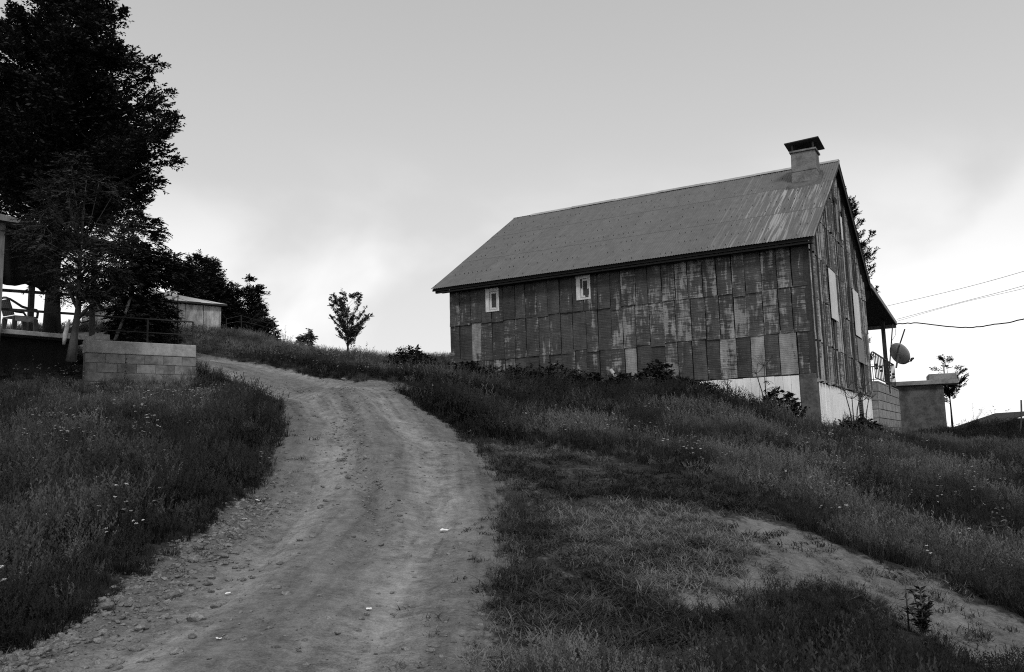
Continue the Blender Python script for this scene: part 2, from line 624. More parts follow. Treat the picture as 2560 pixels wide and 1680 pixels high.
def height(x, y, mk=None):
    x, y = np.asarray(x, float), np.asarray(y, float)
    z = h_base(x, y)
    rd, pt, st = mk if mk is not None else masks(x, y)
    r = smooth(-0.25, 0.25, rd)
    rough = 1 - r
    tall = rough * (1 - smooth(-0.4, 0.5, st))
    loc = 1 - smooth(50, 90, np.hypot(x, y - 20))
    z = z + loc * (0.09 * tall * fbm(x, y, 0.55, 3, 51) + 0.06 * rough * fbm(x, y, 2.2, 3, 61) + 0.025 * rough * fbm(x, y, 7, 2, 62))
    ac, al = across(x, y)
    # wheel ruts, a crown between them and a washed gully
    rut = np.exp(-((ac - 0.70) / 0.28) ** 2) + np.exp(-((ac + 0.75) / 0.28) ** 2)
    gul = np.exp(-((ac + 0.15 - 0.35 * np.sin(al * 0.55)) / 0.14) ** 2) * smooth(6.5, 9.0, y) * (1 - smooth(17, 21, y))
    z = z + loc * r * (-0.060 * rut - 0.085 * gul + 0.032 * fbm(x, y, 1.6, 4, 71) + 0.020 * fbm(x, y, 7, 3, 72) - 0.03 * smooth(0.35, 0.7, fbm(x, y, 3.1, 3, 73)))
    # banks: the verge stands a little above the road
    z = z + loc * (1 - r) * 0.10 * smooth(0.0, 0.7, -rd) * (1 - smooth(-0.2, 0.4, st)) * (1 - smooth(1.5, 6.0, -rd))
    z = z - loc * 0.03 * smooth(-0.1, 0.2, pt)
    return z


def axis(segs):
    o = [segs[0][0]]
    for a, b, st in segs:
        n = max(1, int(round((b - a) / st)))
        o += list(np.linspace(a, b, n + 1)[1:])
    return np.array(o)


def grow(a, b, s0, k=1.35):
    o, s, x = [], s0, a
    while x < b:
        x += s
        s *= k
        o.append(x)
    return o


gx = axis([(-22, -7, 0.22), (-7, 7, 0.085), (7, 22, 0.2), (22, 34, 0.6)])
gx = np.r_[-np.array(grow(22, 1500, 0.8))[::-1], gx, np.array(grow(34, 1500, 1.0))]
gy = axis([(-6, 3, 0.5), (3, 13, 0.075), (13, 24, 0.12), (24, 48, 0.24), (48, 62, 0.6)])
gy = np.r_[-np.array(grow(6, 1500, 1.0))[::-1], gy, np.array(grow(62, 1500, 1.0))]
GX, GY = np.meshgrid(gx, gy)
MK = masks(GX, GY)
GZ = height(GX, GY, MK)
nxg, nyg = len(gx), len(gy)
idx = np.arange(nxg * nyg).reshape(nyg, nxg)
quads = np.stack([idx[:-1, :-1], idx[:-1, 1:], idx[1:, 1:], idx[1:, :-1]], -1).reshape(-1, 4)
verts = np.stack([GX.ravel(), GY.ravel(), GZ.ravel()], -1)
rd, pt, st = [m.ravel() for m in MK]
AC, AL = [m.ravel() for m in across(GX, GY)]
fr, fp = rd[quads].mean(1), pt[quads].mean(1)
is_road = fr > 0
is_path = (~is_road) & (fp > 0)

b = NB('earth')
v = b.coord((1, 1, 1), 'Object')
road = b.attr('road')
acr, alo = b.attr('across'), b.attr('along')
cmb = b.n('ShaderNodeCombineXYZ')
b.put(b.math('MULTIPLY', acr, 3.0), cmb.inputs[0])
b.put(b.math('MULTIPLY', alo, 0.22), cmb.inputs[1])
streak = b.noise(cmb.outputs[0], 1.6, 3, 0.6, 0.4)
coarse = b.noise(v, 0.9, 3, 0.6)
fine = b.noise(v, 14.0, 3, 0.7)
grit = b.noise(v, 75.0, 2, 0.7)
vor = b.n('ShaderNodeTexVoronoi')
b.put(v, vor.inputs['Vector'])
vor.inputs['Scale'].default_value = 26
mid = b.noise(v, 4.0, 3, 0.65, 0.5)
dirt = b.math('MULTIPLY_ADD', streak, 0.26, b.math('MULTIPLY_ADD', coarse, 0.12, b.math('MULTIPLY_ADD', mid, 0.18, b.math('MULTIPLY_ADD', fine, 0.20, b.math('MULTIPLY', grit, 0.24)))))
dirtc = b.rng(dirt, 0.39, 0.62, 0.060, 0.275, False)
soil = b.rng(b.math('MULTIPLY_ADD', fine, 0.6, b.math('MULTIPLY', coarse, 0.4)), 0.35, 0.7, 0.012, 0.05)
trk = b.attr('track')
dirtc = b.math('MULTIPLY', dirtc, b.math('MULTIPLY_ADD', trk, b.math('MULTIPLY_ADD', mid, 0.9, 0.05), 0.80))      # packed wheel tracks are paler than the loose rubble
edge = b.rng(b.math('MULTIPLY_ADD', b.math('SUBTRACT', fine, 0.5), 0.9, road), 0.3, 0.7, 0.0, 1.0)
col = b.mix(edge, soil, dirtc)
hgt = b.math('MULTIPLY_ADD', fine, 0.5, b.math('MULTIPLY_ADD', grit, 0.35, b.math('MULTIPLY', vor.outputs[0], 0.35)))
b.bump(hgt, 0.7, 0.03)
M['earth'] = b.done(col, 0.95)


def submesh(name, sel, label, cat):
    q = quads[sel]
    u, inv = np.unique(q, return_inverse=True)
    me = np_mesh(name, verts[u], inv.reshape(-1, 4), M['earth'], True)
    roadness = np.maximum(smooth(-0.22, 0.06, rd), 0.72 * smooth(-0.22, 0.22, pt))
    roadness = np.maximum(roadness, (0.30 + 0.25 * fbm(verts[:, 0], verts[:, 1], 1.4, 4, 33)) * smooth(-0.3, 0.5, st))
    trk_ = np.exp(-((AC - 0.72) / 0.34) ** 2) + np.exp(-((AC + 0.62) / 0.30) ** 2) - 0.35 * np.exp(-((AC + 1.45) / 0.40) ** 2)
    for nm, arr in (('road', roadness), ('across', AC), ('along', AL), ('track', trk_)):
        a = me.attributes.new(nm, 'FLOAT', 'POINT')
        a.data.foreach_set('value', np.ascontiguousarray(arr[u], np.float32))
    o = bpy.data.objects.new(name, me)
    link(o)
    return tag(o, label, cat, kind='structure')


submesh('ground', ~(is_road | is_path), 'dark sloping earth of the hillside under the meadow grass', 'ground')
submesh('dirt_road', is_road, 'pale rutted dirt road climbing the hill past the barn', 'road')
submesh('footpath', is_path, 'worn bare footpath crossing the grass at lower right', 'path')


def gz(x, y):
    return float(height(np.array([float(x)]), np.array([float(y)]))[0])


def on_ground(px, py, **k):
    p = hit(px, py, **k)
    return np.array([p[0], p[1], gz(p[0], p[1])])


def place(px, d):
    """a spot on the ground at distance d in the direction of photo column px (taken near the skyline)"""
    q = P(px, 950, d)
    return np.array([q[0], d, gz(q[0], d)])
# ------------------------------------------------------------------ the barn
O = np.array([9.101, 26.0, 0.0])
BROT = R(150.58 - 180)
EX = np.array([math.cos(BROT), math.sin(BROT), 0.0])
EY = np.array([-math.sin(BROT), math.cos(BROT), 0.0])
L, W, ZT, ZR, OHE, OGR, OGL = 13.114, 12.475, 6.438, 10.404, 0.454, 0.32, 0.55
ZB = 2.04                                     # lower edge of the tin cladding
SL = (ZR - ZT) / (W / 2)
SLR = 0.545                                   # the back slope is a little flatter


def BL(px, py, n, c):
    q = ray(px, py)
    d = np.array([q @ EX, q @ EY, q[2]])
    o = np.array([-O @ EX, -O @ EY, 0.0])
    n = np.array(n, float)
    return o + (c - n @ o) / (n @ d) * d


def BW(p):                                    # barn-local -> world
    return O + EX * p[0] + EY * p[1] + np.array([0, 0, p[2]])


def tinmat(name, dark, pale, gable=False):
    b = NB(name)
    v = b.coord((1, 1, 1), rnd=37.0)
    vs_ = b.coord((7.0, 7.0, 1.1), rnd=37.0)
    vh = b.coord((2.0, 2.0, 20.0), rnd=21.0)
    peel = b.attr('peel', 'OBJECT')
    s1 = b.noise(vs_, 1.0, 4, 0.62, 0.6)
    s2 = b.noise(v, 2.3, 4, 0.6)
    hr = b.noise(vh, 1.0, 3, 0.6)                               # the pressed ribs wear first
    k = b.math('MULTIPLY_ADD', s1, 0.52, b.math('MULTIPLY_ADD', s2, 0.18, b.math('MULTIPLY', hr, 0.30)))
    gp = b.n('ShaderNodeNewGeometry')
    gm_ = b.n('ShaderNodeMapping')
    gm_.inputs['Scale'].default_value = (1.0, 1.0, 0.35)
    b.put(gp.outputs['Position'], gm_.inputs[0])
    wall = b.noise(gm_.outputs[0], 1.5, 3, 0.65)
    thr = b.math('SUBTRACT', 0.70, b.math('MULTIPLY', peel, 0.40))
    thr = b.math('MULTIPLY_ADD', b.math('SUBTRACT', 0.5, wall), 0.35, thr)
    msk = b.rng(b.math('SUBTRACT', k, thr), -0.035, 0.065, 0.0, 1.0)
    fine = b.noise(v, 45, 4, 0.7)
    oi = b.n('ShaderNodeObjectInfo')
    tone = b.math('MULTIPLY_ADD', oi.outputs['Random'], 0.5, 0.75)
    dk = b.math('MULTIPLY', b.math('MULTIPLY', b.rng(b.math('MULTIPLY_ADD', hr, 0.5, b.math('MULTIPLY', fine, 0.5)), 0.3, 0.7, dark * 0.65, dark * 1.4), tone), 1.0)
    pl = b.rng(b.math('MULTIPLY_ADD', fine, 0.4, b.math('MULTIPLY', s2, 0.6)), 0.3, 0.7, pale * 0.7, pale * 1.2)
    col = b.mix(msk, dk, pl)
    col = b.math('MULTIPLY', col, b.rng(b.noise(gm_.outputs[0], 4.0, 3, 0.7), 0.3, 0.7, 0.62, 1.3, False))
    # rib relief
    wv = b.n('ShaderNodeTexWave')
    wv.wave_type = 'BANDS'
    wv.bands_direction = 'Z'
    b.put(b.coord((1, 1, 1), rnd=9.0), wv.inputs['Vector'])
    wv.inputs['Scale'].default_value = 5.5 if not gable else 0.6
    wv.inputs['Distortion'].default_value = 2.2
    wv.inputs['Detail'].default_value = 2
    wv.inputs['Detail Scale'].default_value = 1.5
    h = b.math('MULTIPLY_ADD', wv.outputs['Fac'], 0.45, b.math('MULTIPLY_ADD', msk, -0.12, b.math('MULTIPLY', s2, 0.7)))
    b.bump(h, 0.55, 0.012)
    return b.done(col, b.mix(msk, 0.62, 0.5))


M['tin'] = tinmat('tin', 0.055, 0.25)
M['tin_gable'] = tinmat('tin_gable', 0.075, 0.30, True)

b = NB('roof_tin')
vr = b.coord((1, 1, 1), rnd=23.0)
strk = b.noise(b.coord((9.0, 0.25, 1), rnd=51.0), 1.6, 4, 0.6)
streakiness = b.attr('streak', 'OBJECT')
mot = b.noise(vr, 3.0, 5, 0.6)
fin = b.noise(vr, 60.0, 4, 0.75)
oi = b.n('ShaderNodeObjectInfo')
base_c = b.rng(b.math('MULTIPLY_ADD', fin, 0.55, b.math('MULTIPLY', mot, 0.45)), 0.3, 0.7, 0.092, 0.148)
base_c = b.math('MULTIPLY', base_c, b.math('MULTIPLY_ADD', oi.outputs['Random'], 0.10, 0.95))
lit = b.math('MULTIPLY', b.rng(strk, 0.50, 0.60, 0.0, 1.0), streakiness)
drk = b.math('MULTIPLY', b.rng(strk, 0.46, 0.38, 0.0, 1.0), b.math('MULTIPLY', streakiness, 0.6))
col = b.mix(drk, b.mix(lit, base_c, 0.36), 0.09)
b.bump(fin, 0.25, 0.004)
M['roof_tin'] = b.done(col, 0.62)

M['cap_tin'] = plain('cap_tin', 0.24, 0.38, 3.0, 0.5, tone=0.12)
barn = empty('barn', O, BROT, 'large weathered barn clad in peeling tin sheets on the right of the road', 'barn')

# dark carcass behind the cladding
m = MB()
yi, xi = 0.05, -0.05
m.add([(-L, yi, -0.8), (xi, yi, -0.8), (xi, W, -0.8), (-L, W, -0.8), (-L, yi, ZT - 0.1), (xi, yi, ZT - 0.1), (xi, W, ZT - 0.1), (-L, W, ZT - 0.1),
       (-L, W / 2, ZR - 0.15), (xi, W / 2, ZR - 0.15)],
      [(0, 3, 2, 1), (0, 1, 5, 4), (1, 2, 6, 9, 5), (2, 3, 7, 6), (3, 0, 4, 8, 7), (4, 5, 9, 8), (6, 7, 8, 9)])
m.build('carcass', M['black_core'], barn)

long_wall = bpy.data.objects.new('long_wall', MB().box(-L + 0.02, -0.06, 0.012, 0.046, 0.6, ZT - 0.05).mesh('long_wall', M['black_core']))
link(long_wall, barn)
gable_wall = bpy.data.objects.new('gable_wall', None)
link(gable_wall, barn)
mg = MB()
mg.add([(-0.045, 0.06, 0.3), (-0.045, W - 0.02, 0.3), (-0.045, W - 0.02, ZT - 0.1), (-0.045, W / 2, ZR - 0.2), (-0.045, 0.06, ZT - 0.1),
        (-0.012, 0.06, 0.3), (-0.012, W - 0.02, 0.3), (-0.012, W - 0.02, ZT - 0.1), (-0.012, W / 2, ZR - 0.2), (-0.012, 0.06, ZT - 0.1)],
       [(0, 1, 2, 3, 4), (9, 8, 7, 6, 5), (0, 5, 6, 1), (1, 6, 7, 2), (2, 7, 8, 3), (3, 8, 9, 4), (4, 9, 5, 0)])
gable_wall.parent = None
bpy.data.objects.remove(gable_wall)
gable_wall = mg.build('gable_wall', M['black_core'], barn)


def sheet_mesh(wd, ht, seed, nu=4, nv=9):
    rs = random.Random(seed)
    vv, ff = [], []
    for j in range(nv + 1):
        for i in range(nu + 1):
            u, t = i / nu, j / nv
            y = -0.012 - 0.020 * mnoise.noise((u * 1.3 + seed * 3.1, t * 2.2, seed)) - 0.010 * (1 - (2 * u - 1) ** 2)
            y += rs.uniform(-0.0025, 0.0025)
            if j == 0:
                y -= 0.010 + rs.uniform(0, 0.008)
            ex_ = rs.uniform(-0.006, 0.006) if i in (0, nu) else 0
            ez = rs.uniform(-0.010, 0.010) if j in (0, nv) else 0
            vv.append((u * wd + ex_, y, t * ht + ez))
    for j in range(nv):
        for i in range(nu):
            a = j * (nu + 1) + i
            ff.append((a, a + 1, a + nu + 2, a + nu + 1))
    # turned-in edges give the sheet its thickness
    n0 = len(vv)
    ring = [i for i in range(nu + 1)] + [j * (nu + 1) + nu for j in range(1, nv + 1)] + [nv * (nu + 1) + i for i in range(nu - 1, -1, -1)] + [j * (nu + 1) for j in range(nv - 1, 0, -1)]
    for i in ring:
        p = vv[i]
        vv.append((p[0], p[1] + 0.02, p[2]))
    for k in range(len(ring)):
        a, c = ring[k], ring[(k + 1) % len(ring)]
        ff.append((c, a, n0 + k, n0 + (k + 1) % len(ring)))
    return MB().add(vv, ff)


NC = 28
CW = L / NC
ROWS = [(ZB, 3.31), (3.31, 4.67), (4.67, 6.33)]
# columns (from the left end) whose bottom or middle sheet has lost nearly all its paint
PALE = {(0, 15): 0.85, (0, 18): 0.5, (0, 22): 0.56, (0, 24): 0.95, (0, 26): 0.8, (1, 2): 0.66, (0, 3): 0.48, (0, 4): 0.5, (0, 5): 0.46,
        (1, 14): 0.46, (1, 15): 0.48, (1, 18): 0.55, (1, 19): 0.52, (1, 22): 0.48, (1, 23): 0.56, (1, 25): 0.50, (1, 26): 0.46, (2, 19): 0.55, (2, 20): 0.52, (2, 21): 0.50,
        (2, 23): 0.50, (2, 25): 0.52, (2, 26): 0.54, (2, 27): 0.25, (2, 18): 0.48, (2, 17): 0.42, (1, 27): 0.40, (0, 27): 0.44, (0, 25): 0.38, (1, 21): 0.44, (2, 16): 0.44, (2, 24): 0.46}
cache = {}
XC = [-L + c * CW for c in range(NC + 1)]
rs = random.Random(3)
off = 0.0
for r, (z0, z1) in enumerate(ROWS):
    off = 0
    XC = [-L] + [-L + c * CW + rs.uniform(-0.045, 0.045) for c in range(1, NC)] + [0.0]
    for c in range(NC):
        if rs.random() < 0.3:
            off = rs.uniform(-0.07, 0.07)
        za, zb_ = z0 + (off if r else 0.0), z1 + (0.10 if r < 2 else 0.0)
        x = XC[c]
        wd_ = round((XC[c + 1] - x) / 0.02) * 0.02
        if r == 0 and x < -4.2:
            za = 1.25
        hh = round((zb_ - za) / 0.06) * 0.06
        key = (hh, wd_, rs.randrange(3))
        if key not in cache:
            cache[key] = sheet_mesh(wd_ - 0.024, hh, len(cache) + 1).mesh('metal_sheet', M['tin'])
        o = bpy.data.objects.new('metal_sheet', cache[key])
        link(o, long_wall)
        o.location = (x + 0.010, -rs.uniform(0, 0.008) - 0.013 * r, za)
        o.rotation_euler = (rs.uniform(-0.006, 0.006), rs.uniform(-0.012, 0.012), rs.uniform(-0.022, 0.022))
        pk = PALE.get((r, c))
        if pk is None:
            pk = rs.uniform(0.20, 0.36) + 0.12 * smooth(9, 20, np.array(c)) * (1.0 if r else 0.5)
        o['peel'] = float(pk)

# gable sheets, bowed between their standing seams
GC = 27
GW = W / GC
GROWS = [(1.80, 3.05), (3.05, 4.45), (4.45, 5.86), (5.86, 7.25), (7.25, 8.62), (8.62, 10.2)]


def ztop(y):
    return ZT - 0.06 + SL * y if y < W / 2 else ZR - 0.06 - SLR * (y - W / 2)


for c in range(GC):
    y0, y1 = c * GW + 0.008, (c + 1) * GW - 0.008
    bow = rs.uniform(0.05, 0.11)
    tilt = rs.uniform(-0.03, 0.03)
    for r, (z0, z1) in enumerate(GROWS):
        zj = rs.uniform(-0.04, 0.04)
        a0 = z0 + (zj if r else rs.uniform(-0.03, 0.03))
        ta, tb = min(z1 + zj, ztop(y0)), min(z1 + zj, ztop(y1))
        if max(ta, tb) - a0 < 0.12:
            continue
        ta, tb = max(ta, a0 + 0.03), max(tb, a0 + 0.03)
        nu, nv = 6, 4
        vv, ff = [], []
        for j in range(nv + 1):
            for i in range(nu + 1):
                u, t = i / nu, j / nv
                zt_ = ta + (tb - ta) * u
                x = 0.036 + bow * (1 - (2 * u - 1) ** 2) + tilt * (u - 0.5) + 0.012 * mnoise.noise((u * 2, t * 3 + r, c * 1.7)) + (0.012 if j == 0 else 0)
                vv.append((x, y0 + (y1 - y0) * u, a0 + (zt_ - a0) * t + (rs.uniform(-0.02, 0.02) if j == 0 else 0)))
        for j in range(nv):
            for i in range(nu):
                a = j * (nu + 1) + i
                ff.append((a, a + 1, a + nu + 2, a + nu + 1))
        o = MB().add(vv, ff).build('metal_sheet', M['tin_gable'], gable_wall, smooth=False)
        o['peel'] = float(rs.choice((0.36, 0.45, 0.52, 0.60)))
    if c % 1 == 0:
        ys = c * GW
        m = MB().box(0.0, 0.085 + rs.uniform(0, 0.04), ys - 0.014, ys + 0.014, 1.85 + rs.uniform(-0.03, 0.05), max(2.2, ztop(ys) - 0.05))
        m.build('seam_batten', M['timber_dark'], gable_wall)

# boarded-up openings and patches on the gable
def gboard(name, y0, y1, z0, z1, mat, x=0.155, t=0.03, label=None):
    o = MB().box(x, x + t, y0, y1, z0, z1).build(name, mat, gable_wall, bevel=0.006)
    if label:
        o['label'] = label
    return o


M['board_pale'] = plain('board_pale', 0.60, 0.78, 0.8, 0.8, tone=0.05, detail=3)
M['board_grey'] = plain('board_grey', 0.17, 0.28, 2.0, 0.8, bump=0.2, stretch=(4, 4, 0.6))
gboard('window_board', 2.95, 4.22, 4.05, 5.76, M['board_pale'], label='pale board closing a window in the gable')
gboard('lintel_strip', 2.80, 4.36, 5.80, 5.85, M['timber_dark'], 0.13)
gboard('window_board', 8.33, 9.66, 4.02, 5.84, M['board_pale'], label='pale board closing the second gable window')
gboard('patch_board', 8.5, 10.1, 3.0, 3.95, M['board_grey'], 0.155)
gboard('loft_board', 5.62, 5.90, 7.55, 8.62, M['board_grey'], 0.155)
gboard('loft_board', 6.55, 6.80, 7.45, 8.35, M['board_pale'], 0.155)
gboard('loft_opening', 5.35, 6.05, 8.66, 8.88, M['black_core'], 0.155, 0.012)
gboard('loft_opening', 7.05, 7.55, 8.25, 8.75, M['black_core'], 0.155, 0.012)

# corner strip between the two walls
MB().box(-0.10, 0.045, -0.045, 0.02, ZB, ZT - 0.15).build('corner_strip', M['timber_dark'], barn)
MB().box(0.0, 0.06, 0.018, 0.16, 1.85, ZT - 0.05).build('corner_strip', M['timber_dark'], barn)

# whitewashed footing boards and the bare concrete corner pillar
skirt = MB().box(-4.12, -0.46, 0.0, 0.01, 0.0, ZB - 0.02).build('footing', M['mortar'], barn)
xs = np.linspace(-4.12, -0.45, 16)
for i in range(15):
    MB().box(xs[i] + 0.004, xs[i + 1] - 0.004, -0.03 - rs.uniform(0, 0.012), -0.002, -0.1, ZB - 0.03 - rs.uniform(0, 0.02)).build('plank', M['white_paint'], skirt, bevel=0.004)
skirt2 = MB().box(-0.008, 0.0, 0.3, 12.4, -0.4, 1.78).build('footing', M['mortar'], barn)
ys = np.linspace(0.32, 8.5, 40)
for i in range(39):
    MB().box(0.003, 0.03 + rs.uniform(0, 0.02), ys[i] + 0.006, ys[i + 1] - 0.006, -0.6, 1.79 - rs.uniform(0, 0.03)).build('plank', M['white_paint'], skirt2, bevel=0.005)
ys = np.linspace(9.5, 12.4, 14)
for i in range(13):
    MB().box(0.003, 0.03 + rs.uniform(0, 0.02), ys[i] + 0.006, ys[i + 1] - 0.006, -0.6, 1.79 - rs.uniform(0, 0.03)).build('plank', M['white_paint'], skirt2, bevel=0.005)
vent = MB().box(-0.002, 0.012, 8.55, 9.45, -0.5, 1.74).build('vent_slot', M['black_core'], barn)
for i in range(30):
    z = -0.35 + i * 0.068
    MB().box(0.014, 0.03, 8.57, 9.43, z, z + 0.022).build('vent_bar', M['iron_grey'], vent)
MB().box(-0.44, 0.055, -0.05, 0.29, -0.6, ZB - 0.012).build('corner_pillar', M['pier'], barn, bevel=0.015)

# two small windows under the eaves
def small_window(x0, x1, z0, z1, curtain):
    wdw = bpy.data.objects.new('window', None)
    link(wdw, barn)
    wdw.location = (0, 0, 0)
    y = -0.055
    t = 0.10
    for (a, b_, c, d) in ((x0, x0 + 0.16, z0, z1), (x1 - 0.05, x1, z0, z1)):
        MB().box(a, b_, y - 0.02, -0.005, c, d).build('frame', M['frame_paint'], wdw, bevel=0.006)
    for (c, d) in ((z0, z0 + 0.07), (z1 - 0.12, z1)):
        MB().box(x0 + 0.163, x1 - 0.053, y - 0.017, -0.005, c, d).build('frame', M['frame_paint'], wdw, bevel=0.006)
    a, b_, c, d = x0 + 0.175, x1 - 0.06, z0 + 0.085, z1 - 0.135
    s = 0.075
    for q in ((a, a + s, c, d), (b_ - s * 0.8, b_, c, d)):
        MB().box(q[0], q[1], y + 0.006, -0.004, q[2], q[3]).build('sash', M['frame_paint'], wdw, bevel=0.004)
    for q in ((c, c + s * 0.9), (d - s * 0.9, d)):
        MB().box(a + s + 0.002, b_ - s * 0.8 - 0.002, y + 0.008, -0.004, q[0], q[1]).build('sash', M['frame_paint'], wdw, bevel=0.004)
    MB().box(a + s, b_ - s * 0.8, -0.018, -0.008, c + s * 0.9, d - s * 0.9).build('pane', M['glass'], wdw)
    if curtain:
        mm = MB()
        xa, xb = a + s + 0.01, b_ - s * 0.8 - 0.01
        zt2 = d - s
        mm.add([(xa, -0.022, zt2 - 0.13), (xb - 0.03, -0.022, zt2 - 0.09), (xb, -0.022, zt2 - 0.01), (xa + 0.03, -0.022, zt2 - 0.01),
                (xa, -0.019, zt2 - 0.13), (xb - 0.03, -0.019, zt2 - 0.09), (xb, -0.019, zt2 - 0.01), (xa + 0.03, -0.019, zt2 - 0.01)],
               [(0, 1, 2, 3), (7, 6, 5, 4), (0, 4, 5, 1), (1, 5, 6, 2), (2, 6, 7, 3), (3, 7, 4, 0)])
        mm.build('curtain', M['curtain'], wdw)
    return wdw


small_window(-11.50, -10.93, 5.06, 5.94, True)
small_window(-7.78, -7.24, 5.10, 5.97, False)

# roof: deck, corrugated sheets, ridge cap, soffit
roof = bpy.data.objects.new('roof', None)
link(roof, barn)
XL, XR = -L - OGL, OGR
ZE = ZT - OHE * SL
YR = 13.35                                   # back eave
ZER = ZR - SLR * (YR - W / 2)
m = MB()
g = 0.035
m.hexa([(XL + 0.03, -OHE + 0.03, ZE - 0.12), (XR - 0.02, -OHE + 0.03, ZE - 0.12), (XR - 0.02, W / 2, ZR - 0.16), (XL + 0.03, W / 2, ZR - 0.16),
        (XL + 0.03, -OHE + 0.03, ZE - g), (XR - 0.02, -OHE + 0.03, ZE - g), (XR - 0.02, W / 2, ZR - g), (XL + 0.03, W / 2, ZR - g)])
m.build('roof_deck', M['black_core'], roof)
m = MB()
m.hexa([(XL + 0.03, W / 2 + 0.002, ZR - 0.16), (XR - 0.02, W / 2 + 0.002, ZR - 0.16), (XR - 0.02, YR - 0.03, ZER - 0.14), (XL + 0.03, YR - 0.03, ZER - 0.14),
        (XL + 0.03, W / 2 + 0.002, ZR - g), (XR - 0.02, W / 2 + 0.002, ZR - g), (XR - 0.02, YR - 0.03, ZER - g), (XL + 0.03, YR - 0.03, ZER - g)])
m.build('roof_deck', M['black_core'], roof)


def corr_mesh(wd, ln, pitch=0.092, amp=0.008, sub=6):
    n = int(round(wd / pitch)) * sub
    vv, ff = [], []
    for j in range(4):
        for i in range(n + 1):
            x = wd * i / n
            sag = -0.004 * math.sin(math.pi * j / 3)
            vv.append((x, ln * j / 3, amp * math.cos(2 * math.pi * x / pitch) + sag))
    for j in range(3):
        for i in range(n):
            a = j * (n + 1) + i
            ff.append((a, a + 1, a + n + 2, a + n + 1))
    return MB().add(vv, ff).mesh('roof_sheet', M['roof_tin'], True)


NCOL = 16
RW = (XR - XL) / NCOL
slope_len = math.hypot(W / 2 + OHE, ZR - ZE)
ang = math.atan(SL)
rows = [(0.0, 0.345), (0.335, 0.70), (0.69, 1.0)]
row_mesh = [corr_mesh(RW * 1.05, (b_ - a_) * slope_len, RW / 10) for a_, b_ in rows]
for r, (a_, b_) in enumerate(rows):
    for c in range(NCOL):
        o = bpy.data.objects.new('roof_sheet', row_mesh[r])
        link(o, roof)
        s0 = a_ * slope_len
        dz = 0.006 * r + 0.003 * (c % 2)
        o.location = (XL + c * RW, -OHE - 0.03 + s0 * math.cos(ang), ZE - 0.018 + s0 * math.sin(ang) + dz)
        o.rotation_euler = (ang, 0, rs.uniform(-0.0006, 0.0006))
        stv = 0.05
        if c in (13, 14, 15) and r < 2:
            stv = {13: 0.45, 14: 0.95, 15: 0.6}[c] * (1.0 if r == 1 else 0.75)
        elif c == 12:
            stv = 0.18
        o['streak'] = stv
lenR = math.hypot(YR - W / 2 + 0.03, ZR - ZER)
angR = math.atan(SLR)
bm_ = corr_mesh(RW * 1.05, lenR / 2 + 0.1, RW / 10)
for r in range(2):
    for c in range(NCOL):
        o = bpy.data.objects.new('roof_sheet', bm_)
        link(o, roof)
        s0 = (1 - r) * (lenR / 2 - 0.05) 
        yy, zz = YR + 0.03 - s0 * math.cos(angR), ZER - 0.018 - 0.03 * SLR + s0 * math.sin(angR)
        o.location = (XL + (c + 1) * RW, yy, zz + 0.012 * (1 - r) + 0.008 * (c % 2))
        o.rotation_euler = (angR, 0, math.pi)
        o['streak'] = 0.05
x = XL + 0.9
k = 0
while x < XR - 0.2:
    x2 = min(x + 2.05, XR)
    m = MB()
    dz = 0.050 + 0.012 * (k % 2)
    y0 = W / 2
    m.add([(x, y0 - 0.17, ZR - 0.17 * SL + dz), (x2, y0 - 0.17, ZR - 0.17 * SL + dz), (x2, y0, ZR + dz + 0.012), (x, y0, ZR + dz + 0.012), (x2, y0 + 0.17, ZR - 0.17 * SLR + dz), (x, y0 + 0.17, ZR - 0.17 * SLR + dz),
           (x, y0 - 0.17, ZR - 0.17 * SL + dz - 0.012), (x2, y0 - 0.17, ZR - 0.17 * SL + dz - 0.012), (x2, y0 + 0.17, ZR - 0.17 * SLR + dz - 0.012), (x, y0 + 0.17, ZR - 0.17 * SLR + dz - 0.012)],
          [(0, 1, 2, 3), (3, 2, 4, 5), (6, 7, 1, 0), (5, 4, 8, 9)])
    m.build('ridge_cap', M['cap_tin'], roof)
    x = x2 - 0.06
    k += 1
# screw heads in rows across the sheets: hundreds of dots
m = MB()
for r in range(9):
    s0 = slope_len * (0.03 + r * 0.118)
    for i in range(70):
        xx = XL + 0.1 + i * 0.2 + rs.uniform(-0.02, 0.02)
        if xx > XR - 0.05 or rs.random() < 0.5:
            continue
        yy, zz = -OHE - 0.03 + s0 * math.cos(ang), ZE + s0 * math.sin(ang)
        q = 0.008
        m.hexa([(xx - q, yy - q, zz - 0.01 - q * SL), (xx + q, yy - q, zz - 0.01 - q * SL), (xx + q, yy + q, zz - 0.01 + q * SL), (xx - q, yy + q, zz - 0.01 + q * SL),
                (xx - q, yy - q - 0.03 * 0.5, zz + 0.022), (xx + q, yy - q - 0.03 * 0.5, zz + 0.022), (xx + q, yy + q - 0.03 * 0.5, zz + 0.03), (xx - q, yy + q - 0.03 * 0.5, zz + 0.03)])
m.build('roof_screws', M['iron'], roof)['kind'] = 'stuff'
# eave fascia, black to stand for the shadow at the roof edge, and soffit boards
MB().box(XL + 0.25, XR - 0.05, -OHE + 0.06, -OHE + 0.09, ZE - 0.20, ZE - 0.155).build('fascia', M['black_core'], roof)
MB().box(XL + 0.25, XR - 0.05, -OHE + 0.092, -0.04, ZE - 0.16, ZE - 0.13).build('soffit', M['timber_dark'], roof)
for y in (-OHE + 0.2, 1.9, 4.2):             # purlin ends under the left gable overhang
    zz = ZT + SL * y - 0.24
    MB().box(XL + 0.08, -L + 0.1, y - 0.05, y + 0.05, zz - 0.06, zz + 0.06).build('purlin_end', M['timber_dark'], roof)
